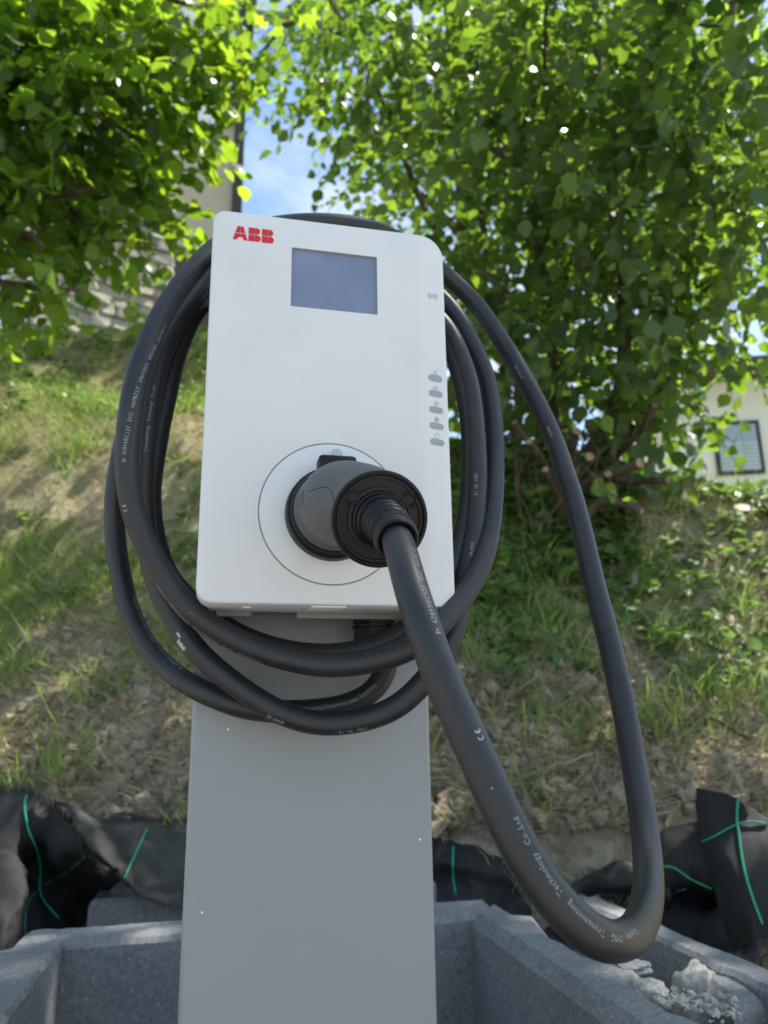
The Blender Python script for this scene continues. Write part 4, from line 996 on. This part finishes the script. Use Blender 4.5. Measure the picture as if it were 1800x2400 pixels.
# printed logo letters, each cut by the cross gaps
def flat(name, polys, m, parent, y=-.0003, th=.0002):
    bm = bmesh.new()
    for P in polys:
        f = [bm.verts.new((p[0], y + bend(p[0]), p[1])) for p in P]; g_ = [bm.verts.new((p[0], y + th + bend(p[0]), p[1])) for p in P]; k = len(P)
        bm.faces.new(f)
        for i in range(k): bm.faces.new((f[i], f[(i + 1) % k], g_[(i + 1) % k], g_[i]))
    bmesh.ops.triangulate(bm, faces=[f for f in bm.faces if len(f.verts) > 4])
    return link(name, from_bm(name, bm), m, parent)
lz0, lz1 = Z0 + .2938, Z0 + .3062; lh = lz1 - lz0
def T_(x_, z_): return (x_, lz0 + z_ * lh)
A0 = -.0816; aw = .0118; hg = .00012
def strip_A(z0, z1, side):
    # outer slanted leg between heights z0..z1 on one side of the vertical gap
    def xo(z_): return A0 + aw * (.30 * z_ if side < 0 else 1 - .30 * z_)
    def xi(z_):
        if z_ < .22: return A0 + aw * (.30 if side < 0 else .70)
        if z_ < .45: return A0 + aw * .5 + side * hg
        return A0 + aw * .5 + side * hg
    return [T_(xo(z0), z0), T_(xi(z0), z0), T_(xi(z1), z1), T_(xo(z1), z1)]
polys = []
for s_ in (-1, 1):
    xc = A0 + aw * .5 + s_ * hg
    xo = lambda z_: A0 + aw * (.5 + s_ * (.5 - .30 * z_))
    polys.append([T_(xo(0), 0), T_(xo(0) - s_ * aw * .27, 0), T_(A0 + aw * (.5 + s_ * .17), .2), T_(xc, .2), T_(xc, .475), T_(xo(.475), .475)][::s_])
    polys.append([T_(xo(.525), .525), T_(xc, .525), T_(xc, .80), T_(A0 + aw * (.5 + s_ * .02), .80), T_(xc, 1), T_(xo(1), 1)][::s_])
flat('logo_letter', polys, RED, WB)
def letterB(bx, bw):
    polys = []
    xc = bx + bw * .52
    lo_ = [T_(bx, 0), T_(xc - hg, 0), T_(xc - hg, .475), T_(bx, .475)]; hi_ = [T_(bx, .525), T_(xc - hg, .525), T_(xc - hg, 1), T_(bx, 1)]
    polys += [lo_, hi_]
    for zc, rz, w__ in ((.2375, .2375, 1.0), (.7625, .2375, .94)):
        x_e = bx + bw * w__; arc = [(x_e - bw * .26 + bw * .26 * math.cos(t), zc + rz * math.sin(t)) for t in np.linspace(-math.pi / 2, math.pi / 2, 9)]
        polys.append([T_(xc + hg, zc - rz)] + [T_(*p) for p in arc] + [T_(xc + hg, zc + rz)])
    flat('logo_letter', polys, RED, WB)
letterB(-.0692, .0098); letterB(-.0585, .0098)
# status lights
for zc in (.1884, .1748, .1606, .1467, .1329):
    P = [(.086 + (.0036 if abs(t) < math.pi / 2 else -.0036) + .0027 * math.cos(t), Z0 + zc + .0027 * math.sin(t)) for t in list(np.linspace(-math.pi / 2 + .001, math.pi / 2 - .001, 9)) + list(np.linspace(math.pi / 2 + .001, 3 * math.pi / 2 - .001, 9) - 0)]
    P = [(.086 + .0036 + .0027 * math.cos(t), Z0 + zc + .0027 * math.sin(t)) for t in np.linspace(-math.pi / 2, math.pi / 2, 9)] + [(.086 - .0036 + .0027 * math.cos(t), Z0 + zc + .0027 * math.sin(t)) for t in np.linspace(math.pi / 2, 3 * math.pi / 2, 9)]
    flat('status_light', [P], LENS, WB, -.00045, .0004)
def stroke(lines, w_=.0002):
    polys = []
    for P in lines:
        for a_, b__ in zip(P, P[1:]):
            a_ = np.array(a_, float); b__ = np.array(b__, float); d = b__ - a_; L_ = np.linalg.norm(d)
            if L_ < 1e-7: continue
            d /= L_; nn_ = np.array([-d[1], d[0]]) * w_ / 2; polys.append([a_ - nn_ - d * w_ * .3, b__ - nn_ + d * w_ * .3, b__ + nn_ + d * w_ * .3, a_ + nn_ - d * w_ * .3])
    return polys
def circ(cx, cz, r_, a0=0, a1=360, k=18): return [(cx + r_ * math.cos(rad(t)), cz + r_ * math.sin(rad(t))) for t in np.linspace(a0, a1, k)]
ic = .0861
def zi(v_): return Z0 + v_
flat('warning_icon', stroke([[(ic - .0022, zi(.1916)), (ic + .0022, zi(.1916)), (ic, zi(.1957)), (ic - .0022, zi(.1916))], [(ic, zi(.1945)), (ic, zi(.1931))], [(ic, zi(.1925)), (ic, zi(.1922))]]), PRINT, WB)
flat('cloud_icon', stroke([circ(ic - .0013, zi(.1795), .0010, 60, 270, 8), circ(ic, zi(.1803), .0013, 10, 170, 9), circ(ic + .0014, zi(.1795), .0010, -90, 110, 8), [(ic - .0013, zi(.1785)), (ic + .0014, zi(.1785))], [(ic, zi(.1800)), (ic, zi(.1782))]]), PRINT, WB)
flat('plug_icon', stroke([circ(ic, zi(.1663), .0022), circ(ic, zi(.1665), .0009), [(ic, zi(.1656)), (ic, zi(.1648))]]), PRINT, WB)
flat('globe_icon', stroke([circ(ic, zi(.1523), .0021), [(ic - .0021, zi(.1523)), (ic + .0021, zi(.1523))], [(ic, zi(.1502)), (ic, zi(.1544))], circ(ic, zi(.1523), .0011, 0, 360, 12)]), PRINT, WB)
flat('power_icon', stroke([circ(ic, zi(.1385), .0020, 120, 420), [(ic, zi(.1410)), (ic, zi(.1390))]]), PRINT, WB)
flat('contactless_icon', stroke([circ(ic, zi(.2637), .0011)] + [circ(ic, zi(.2637), r_, a_, b__, 9) for r_ in (.0026, .0042) for a_, b__ in ((-48, 48), (132, 228))], .00042), PRINT, WB)
# socket disc, ring groove and collar
OC = (0, 0, Z0 + .0697)
link('socket_ring', revolve('socket_ring', [(.0, .0550), (.00035, .0550), (.00035, .05565), (0, .05565)], OC, (0, -1, 0), 96), RING, WB)
link('socket_disc', revolve('socket_disc', [(-.001, .0546), (.0003, .0546), (.0005, .0543), (.0005, .034)], OC, (0, -1, 0), 96), WHITE, WB)
AX0 = np.array([0, 0, 1.168])
link('socket_collar', revolve('socket_collar', [(0, .0352), (.001, .0358), (.0085, .0352), (.0095, .0342), (.0095, .0330), (.007, .0325), (.007, .020)], AX0, (0, -1, 0), 64), HARD, WB)
bm_led = revolve('lock_light', [(0, .0), (.0, .0042), (.0045, .0042), (.0065, .0032), (.0072, 0)], (.003, -.0005, Z0 + .1150), (0, -1, .15), 24); link('lock_light', bm_led, LED, WB)
# bottom skirt details
link('vent_tab', box_mesh('vent_tab', (-.0136, .006, Z0 - .0012), (.0125, .034, Z0 + .001), .0005), CREAM, WB)
link('drain_plug', revolve('drain_plug', [(0, .0), (0, .0036), (.0012, .0036), (.0012, 0)], (-.0604, .020, Z0 + .0002), (0, 0, -1), 24), CREAM, WB)
link('back_housing', box_mesh('back_housing', (-.091, .051, Z0 + .004), (.091, .098, Z0 + BH - .006), .003), BACK, WB)
link('mounting_tab', box_mesh('mounting_tab', (-.082, .053, Z0 - .003), (-.055, .060, Z0 + .004), .001), BACK, WB)
link('mounting_tab', box_mesh('mounting_tab', (-.0195, .053, Z0 - .004), (.075, .060, Z0 + .004), .001), BACK, WB)
# cable gland below the box
gx, gy = A(910, 1480, .60)[0], .072
GL = link('cable_gland', revolve('cable_gland', [(-.012, .0165), (.004, .0165), (.004, .0205), (.010, .0205), (.0105, .019), (.014, .019), (.014, .0195), (.036, .0195), (.040, .016), (.042, .0095)], (gx, gy, Z0 + .004), (0, 0, -1), 6, smooth=20), HARD, WB)
link('gland_ring', revolve('gland_ring', [(0, .0185), (0, .0215), (.0012, .0215), (.0012, .0185)], (gx, gy, Z0 - .0078), (0, 0, -1), 32), HARD, WB)

# ================================================================== CABLE
pts = [(912, 1500, .635), (910, 1545, .632), (896, 1596, .628), (854, 1636, .622), (796, 1657, .618), (728, 1666, .612), (650, 1668, .606), (569, 1658, .602), (497, 1631, .606), (435, 1599, .615), (381, 1557, .63), (332, 1496, .645), (298, 1416, .66),
  (279, 1326, .67), (270, 1253, .68), (268, 1181, .685), (276, 1109, .69), (291, 1036, .695), (316, 940, .70), (345, 850, .715), (385, 760, .735), (440, 680, .755), (520, 615, .78), (640, 590, .80), (760, 590, .80), (880, 620, .79), (975, 690, .77),
  (1050, 800, .725), (1085, 900, .70), (1103, 1000, .685), (1104, 1120, .67), (1090, 1240, .655), (1055, 1345, .635), (1000, 1430, .615), (920, 1500, .607), (820, 1532, .603), (728, 1535, .603), (640, 1520, .603), (560, 1490, .606), (498, 1450, .61), (440, 1405, .62), (397, 1356, .63),
  (372, 1300, .635), (355, 1217, .64), (352, 1150, .645), (356, 1109, .65), (362, 1072, .65), (375, 997, .66), (394, 910, .67), (408, 848, .685), (430, 786, .70), (450, 744, .715), (475, 710, .73), (530, 665, .75), (620, 635, .77), (760, 620, .775), (880, 650, .765), (970, 700, .75),
  (1045, 767, .73), (1080, 839, .71), (1102, 911, .695), (1114, 1020, .68), (1118, 1128, .665), (1113, 1237, .65), (1102, 1309, .635), (1085, 1400, .618), (1060, 1490, .60), (1030, 1555, .592), (985, 1607, .588), (938, 1653, .586), (859, 1686, .585), (754, 1697, .583), (670, 1676, .583), (602, 1640, .585),
  (536, 1593, .588), (480, 1546, .592), (441, 1501, .596), (413, 1456, .60), (388, 1412, .605), (370, 1370, .61), (352, 1310, .615), (340, 1240, .62), (335, 1170, .62), (336, 1109, .62), (341, 1022, .62), (355, 923, .635), (376, 836, .655), (412, 761, .68), (447, 712, .70), (479, 670, .72), (530, 620, .74),
  (620, 575, .755), (760, 560, .765), (900, 600, .77), (1000, 670, .77), (1062, 730, .765), (1095, 785, .755), (1120, 836, .745), (1140, 886, .735), (1152, 948, .72), (1158, 1020, .705), (1158, 1092, .69), (1156, 1164, .67), (1147, 1244, .65), (1134, 1306, .63), (1106, 1368, .61), (1072, 1418, .595), (1028, 1468, .58), (960, 1522, .572),
  (859, 1552, .572), (770, 1560, .572), (699, 1550, .572), (623, 1530, .572), (553, 1501, .572), (498, 1469, .572), (462, 1446, .572), (433, 1418, .572), (399, 1371, .573), (366, 1322, .574), (341, 1272, .575), (321, 1226, .575), (306, 1177, .575), (298, 1109, .575), (298, 1036, .578), (309, 941, .583), (322, 879, .592), (341, 823, .60), (357, 782, .61),
  (378, 740, .62), (401, 702, .635), (426, 667, .645), (455, 633, .66), (481, 603, .675), (540, 560, .705), (640, 530, .74), (750, 521, .76), (860, 533, .78), (960, 578, .795), (1045, 645, .80), (1112, 707, .80), (1143, 750, .79), (1171, 792, .78), (1205, 845, .77), (1235, 898, .755), (1257, 941, .745), (1279, 987, .73), (1302, 1040, .715),
  (1323, 1105, .69), (1345, 1172, .67), (1368, 1263, .65), (1393, 1371, .63), (1422, 1480, .605), (1447, 1588, .58), (1470, 1697, .56), (1488, 1805, .535), (1507, 1914, .505), (1518, 2012, .475), (1519, 2095, .44), (1508, 2150, .41), (1484, 2190, .38), (1448, 2207, .355), (1406, 2203, .34), (1364, 2177, .335), (1291, 2103, .335), (1236, 2022, .338),
  (1180, 1914, .345), (1132, 1805, .352), (1083, 1697, .36), (1033, 1588, .368), (996, 1480, .378), (964, 1381, .395), (942, 1300, .42)]
capn = np.array([-.03, -.94, -.34]); capn /= np.linalg.norm(capn)
capc = A(890, 1217, .478)
boot = [capc + capn * .002, A(903, 1226, .467), A(917, 1241, .453), A(931, 1264, .438)]
CP = np.array([A(*p) for p in pts] + [boot[-1], boot[-2]])
CP = catmull(CP, 10)
def resample(P, step):
    s = np.concatenate([[0], np.cumsum(np.linalg.norm(np.diff(P, axis=0), axis=1))]); t = np.arange(0, s[-1], step)
    return np.stack([np.interp(t, s, P[:, i]) for i in range(3)], 1)
def smooth(P, sig):
    k = int(sig * 3); g_ = np.exp(-.5 * (np.arange(-k, k + 1) / sig) ** 2); g_ /= g_.sum()
    Q = np.vstack([np.repeat(P[:1], k, 0), P, np.repeat(P[-1:], k, 0)]); return np.stack([np.convolve(Q[:, i], g_, 'valid') for i in range(3)], 1)
CP = smooth(resample(CP, .002), 5); CP = resample(CP, .003)
CR = .009
TC = thing('charging_cable', CP[0], 'thick black charging cable coiled round the wall box, one large loop hanging free', 'cable')
link('cable', tube('cable', CP, CR, 28), CABLE, TC)
cs = np.concatenate([[0], np.cumsum(np.linalg.norm(np.diff(CP, axis=0), axis=1))]); cT = nrm(np.gradient(CP, axis=0))
def s_near(px, py, lo=0, hi=1):
    a_, b__, d = proj(CP); i0, i1 = int(lo * len(CP)), int(hi * len(CP)); k = np.argmin((a_[i0:i1] - px) ** 2 + (b__[i0:i1] - py) ** 2) + i0; return cs[k]
def surf(s, phi, lift=.00012):
    p = np.array([np.interp(s, cs, CP[:, i]) for i in range(3)]); t = nrm(np.array([np.interp(s, cs, cT[:, i]) for i in range(3)]))
    n_ = CAM - p; n_ = nrm(n_ - t * np.dot(n_, t)); u_ = np.cross(n_, t)
    return p + (CR + lift) * (math.cos(phi) * n_ + math.sin(phi) * u_)
def cable_text(txt, s0, phi0, size=.0034, phi1=None, length=.1, m=CPRINT):
    cu = bpy.data.curves.new('print', 'FONT'); cu.body = txt; cu.size = size; cu.resolution_u = 2; cu.align_y = 'CENTER'; cu.space_character = 1.1; cu.offset = -.00006
    ob = bpy.data.objects.new('print', cu); COL.objects.link(ob); bpy.context.view_layer.update()
    me = bpy.data.meshes.new_from_object(ob.evaluated_get(bpy.context.evaluated_depsgraph_get())); bpy.data.objects.remove(ob)
    for v in me.vertices:
        x_, y_ = v.co.x, v.co.y * 1.12; ph = phi0 + ((phi1 - phi0) * min(1, x_ / length) if phi1 is not None else 0)
        v.co = Vector(surf(s0 + x_, ph + y_ / CR))
    me.materials.clear(); link('printed_lettering', me, m, TC)
def cable_ce(s0, phi0, r_=.0015, w_=.00022):
    V = []; F = []
    def rib(P):
        for a_, b__ in zip(P, P[1:]):
            a_ = np.array(a_); b__ = np.array(b__); d = b__ - a_; d = d / np.linalg.norm(d); q = np.array([-d[1], d[0]]) * w_; n0 = len(V)
            for p in (a_ - q - d * w_ * .3, b__ - q + d * w_ * .3, b__ + q + d * w_ * .3, a_ + q - d * w_ * .3): V.append(surf(s0 + p[0], phi0 + p[1] / CR))
            F.append((n0, n0 + 1, n0 + 2, n0 + 3))
    for c in (0, .0033): rib([(c + r_ * math.cos(t), r_ * math.sin(t)) for t in np.linspace(math.pi * .5, math.pi * 1.5, 13)])
    rib([(.0033 - r_, 0), (.0033 - .0002, 0)])
    link('printed_mark', mesh('printed_mark', V, F), CPRINT, TC)
def cable_tri(s0, phi0, r_=.0015, m=CPRINT):
    C_ = [(0, -r_), (0, r_), (r_ * 1.7, 0)]; V = []; F = []
    for sc in (1, .68):
        for a_, b__ in C_: V.append(surf(s0 + .0008 * (1 - sc) * 1.2 + a_ * sc, phi0 + b__ * sc / CR))
    for i in range(3): j = (i + 1) % 3; F.append((i, j, 3 + j, 3 + i))
    link('printed_triangle', mesh('printed_triangle', V, F), m, TC)
FULL = '62893IEC123   EVC   H07BZ5-F   5X6+1X0.5   450/750V   2021 04 12'
# hanging loop, rising limb (last fifth of the cable)
s = s_near(1455, 2200, .8); cable_text('Guangdong   OMG   Transmitting   Technology   Co.,Ltd', s, -.25, .0037, -.55, .1)
s = s_near(1077, 1745, .9); cable_ce(s, -.62)
s = s_near(1000, 1510, .92); cable_tri(s, -.72); cable_text('62893IEC123   EVC   H07BZ5-F', s + .005, -.75, .0036, -.95, .07)
s = s_near(1235, 898, .7, .9); cable_text('2021 04 12', s - .02, -.2, .0036); s = s_near(1290, 1010, .7, .9); cable_text('0447 M', s, -.1, .0036)
# front left strand
s = s_near(298, 1090, .55, .8); cable_tri(s + .001, .25); cable_text(FULL, s + .006, .22, .0036, -.75, .1)
s = s_near(306, 1195, .55, .8); cable_ce(s, .65)
s = s_near(620, 1530, .5, .75); cable_text('Guangdong   OMG   Transmitting   Technology   Co.,Ltd', s, 1.15, .0036)
# outer right strand
s = s_near(1157, 1120, .4, .62); cable_text('2021  04  12', s, -.1, .0036); s = s_near(1140, 1290, .4, .62); cable_text('0447 M', s, -.05, .0036)
# lower strand
s = s_near(860, 1690, .25, .5); cable_text('2021  04  12', s, .85, .0036); s = s_near(672, 1680, .25, .5); cable_text('0447 M', s, .75, .0038)
# gland strand
s = s_near(880, 1612, 0, .1); cable_text('Guangdong OMG Transmitting Technology', s, -.15, .0034)
s = s_near(425, 1590, 0, .2); cable_tri(s, -.85); cable_text('62893IEC123   EVC   H07BZ5-F   5X6+1X0.5   450/750V', s + .005, -.85, .0034)
# behind-left strand
s = s_near(338, 1060, .4, .6); cable_text('Transmitting   Technology   Co.,Ltd', s, -.1, .0034)
# pale scuff on the lower left strand
def patch(s0, ls, ph0, lp, name='scuff_mark'):
    V = []; F = []; k = 9
    for i in range(k):
        for j in range(k):
            a_ = i / (k - 1) * 2 - 1; b__ = j / (k - 1) * 2 - 1
            V.append(surf(s0 + a_ * ls * (1 + .3 * math.sin(j * 2.3)), ph0 + b__ * lp * (1 + .35 * math.sin(i * 1.9)), .00015))
    for i in range(k - 1):
        for j in range(k - 1): F.append((i * k + j, i * k + j + 1, (i + 1) * k + j + 1, (i + 1) * k + j))
    link(name, mesh(name, V, F, True), SCUFF, TC)
s = s_near(437, 1512, .35, .55); patch(s, .0042, .85, .22); patch(s + .007, .0022, .45, .10)

# ------------------------------------------------------------------ plug (moves with the cable end)
ax = catmull([AX0 + [0, -.004, 0], AX0 + [0, -.014, 0], AX0 + [.0005, -.030, -.0005], AX0 + [.002, -.048, -.003], capc - capn * .034 + [-.003, 0, .006], capc - capn * .020 + [-.001, 0, .002], capc - capn * .008], 8)
sa = np.concatenate([[0], np.cumsum(np.linalg.norm(np.diff(ax, axis=0), axis=1))]); sa /= sa[-1]
rp = np.interp(sa, [0, .09, .10, .16, .17, .22, .35, .5, .62, .74, .84, .92, 1.0], [.0315, .0315, .0308, .0300, .0285, .0295, .0298, .0292, .0278, .0266, .0268, .0280, .0292])
PB = link('plug_body', tube('plug_body', ax, rp, 48), SOFT, TC)
link('plug_collar', revolve('plug_collar', [(.0, .0328), (.006, .0328), (.0075, .0318), (.0075, .028)], AX0 + [0, -.0072, 0], (0, -1, 0), 64), HARD, TC)
link('latch_block', box_mesh('latch_block', (-.014, -.026, 1.168 + .024), (.015, -.0105, 1.168 + .0400), .0035), HARD, TC)
xr = (1, 0, 0)
capprof = [(-.009, .0265), (-.008, .0298), (-.001, .0308), (.0008, .0304), (.0015, .0294), (.0012, .0283), (-.0002, .0278), (-.0002, .0275), (.0005, .0270), (.0005, .0256), (-.0012, .0253), (-.0012, .0205),
           (.0008, .0202), (.0012, .0186), (.0, .0184), (.0, .0176), (.0028, .0172), (.0035, .0162), (.0020, .0156), (.0018, .0146)]
CAPO = link('end_cap', revolve('end_cap', capprof, capc, capn, 72, xr, 30), HARD, TC)
cx_ = nrm(np.array(xr) - capn * np.dot(xr, capn)); cy_ = np.cross(capn, cx_)
if cy_[2] < 0: cy_ = -cy_
def onc(a_, b__, h=0): return capc + cx_ * a_ + cy_ * b__ + capn * h
for sx in (-1, 1):
    c = onc(sx * .0178, .0125)
    link('screw_boss', revolve('screw_boss', [(-.003, .0050), (.0010, .0050), (.0014, .0046), (.0014, .0040), (-.0004, .0039), (-.0004, .002)], c, capn, 32), HARD, TC)
    sc_ = link('screw', revolve('screw', [(-.002, .0034), (.0006, .0034), (.0010, .0028), (.0010, .0016), (.0001, .0014), (.0001, 0)], c, capn, 32), HARD, TC)
    V = []
    for h in (.00105, .0011):
        for k in range(24):
            r_ = .0017 + .00045 * math.cos(k * math.pi / 2); t = k * math.pi / 12 + (.3 if sx > 0 else 0); r_ = .0016 + .0004 * math.cos(6 * k * math.pi / 12)
            V.append(c + (cx_ * math.cos(t) + cy_ * math.sin(t)) * r_ + capn * h)
    link('torx_socket', mesh('torx_socket', V, [tuple(range(24, 48)), tuple(range(24))[::-1]] + [(i, (i + 1) % 24, 24 + (i + 1) % 24, 24 + i) for i in range(24)]), DARK, sc_)
# bosses' arms and bottom rib on the cap
for a0 in (-1, 1):
    V_ = [onc(a0 * .0035, -.0255, .0006), onc(a0 * .0035, -.0195, .0006)]
    link('cap_rib', tube('cap_rib', [onc(a0 * .0042, -.0255, -.0002), onc(a0 * .0035, -.0222, 0), onc(a0 * .0034, -.019, .0002)], .0006, 8), HARD, TC)
# strain relief boot with ribs
bc = catmull(boot, 24); n = len(bc); sb = np.linspace(0, 1, n); rb_ = np.interp(sb, [0, .06, .10, .8, .88, 1], [.0160, .0160, .0150, .0128, .0130, .0126])
for c0 in (.36, .52, .68): rb_ += -.0019 * np.exp(-((sb - c0) / .034) ** 2)
rb_ += .0004 * np.exp(-((sb - .9) / .05) ** 2)
bp = np.vstack([bc, bc[-1:] + (bc[-1:] - bc[-2:-1]) * .05, bc[-1:] - (bc[-1:] - bc[-2:-1]) * 1.5]); rr_ = np.concatenate([rb_, [.0108, .0093]])
T_b, N_b, B_b = frames(bc); 
k = 40; V = []; F = []
for i in range(n):
    for j in range(k): t = 2 * math.pi * j / k; V.append(bc[i] + rb_[i] * (math.cos(t) * N_b[i] + math.sin(t) * B_b[i]))
for h, r_ in ((.0012, rb_[-1] - .0010), (.0008, rb_[-1] - .0024), (-.004, .0093)):
    for j in range(k): t = 2 * math.pi * j / k; V.append(bc[-1] + T_b[-1] * h + r_ * (math.cos(t) * N_b[-1] + math.sin(t) * B_b[-1]))
F = [(i * k + j, i * k + (j + 1) % k, (i + 1) * k + (j + 1) % k, (i + 1) * k + j) for i in range(n + 2) for j in range(k)]
link('strain_relief', mesh('strain_relief', V, F, 40), HARD, TC)
# moulded grip outline on the plug body
Bp = bvh(PB)
def groove(P, r=.00028):
    o_ = []
    for a_, b__ in P:
        d = Vector(ray(550 + .3315 * a_, 1000 + .3315 * b__)).normalized(); h = Bp.ray_cast(Vector(CAM), d)
        if h[0] is not None: o_.append(np.array(h[0]))
    if len(o_) > 2: link('moulded_groove', tube('moulded_groove', np.array(o_), r, 6), DARK, TC)
def dens(P): return [tuple(p[:2]) for p in catmull(np.array([(*q, 0) for q in P]), 4)]
groove(dens([(525, 460), (570, 442), (620, 430), (650, 428), (668, 438), (685, 470), (698, 500), (708, 525)]))
groove(dens([(484, 455), (468, 490), (460, 530), (458, 572)])); groove(dens([(462, 575), (478, 545), (484, 500), (484, 455)]))
groove(dens([(770, 420), (748, 450), (728, 490), (712, 530)]))
tag(WB, cat='car charger')
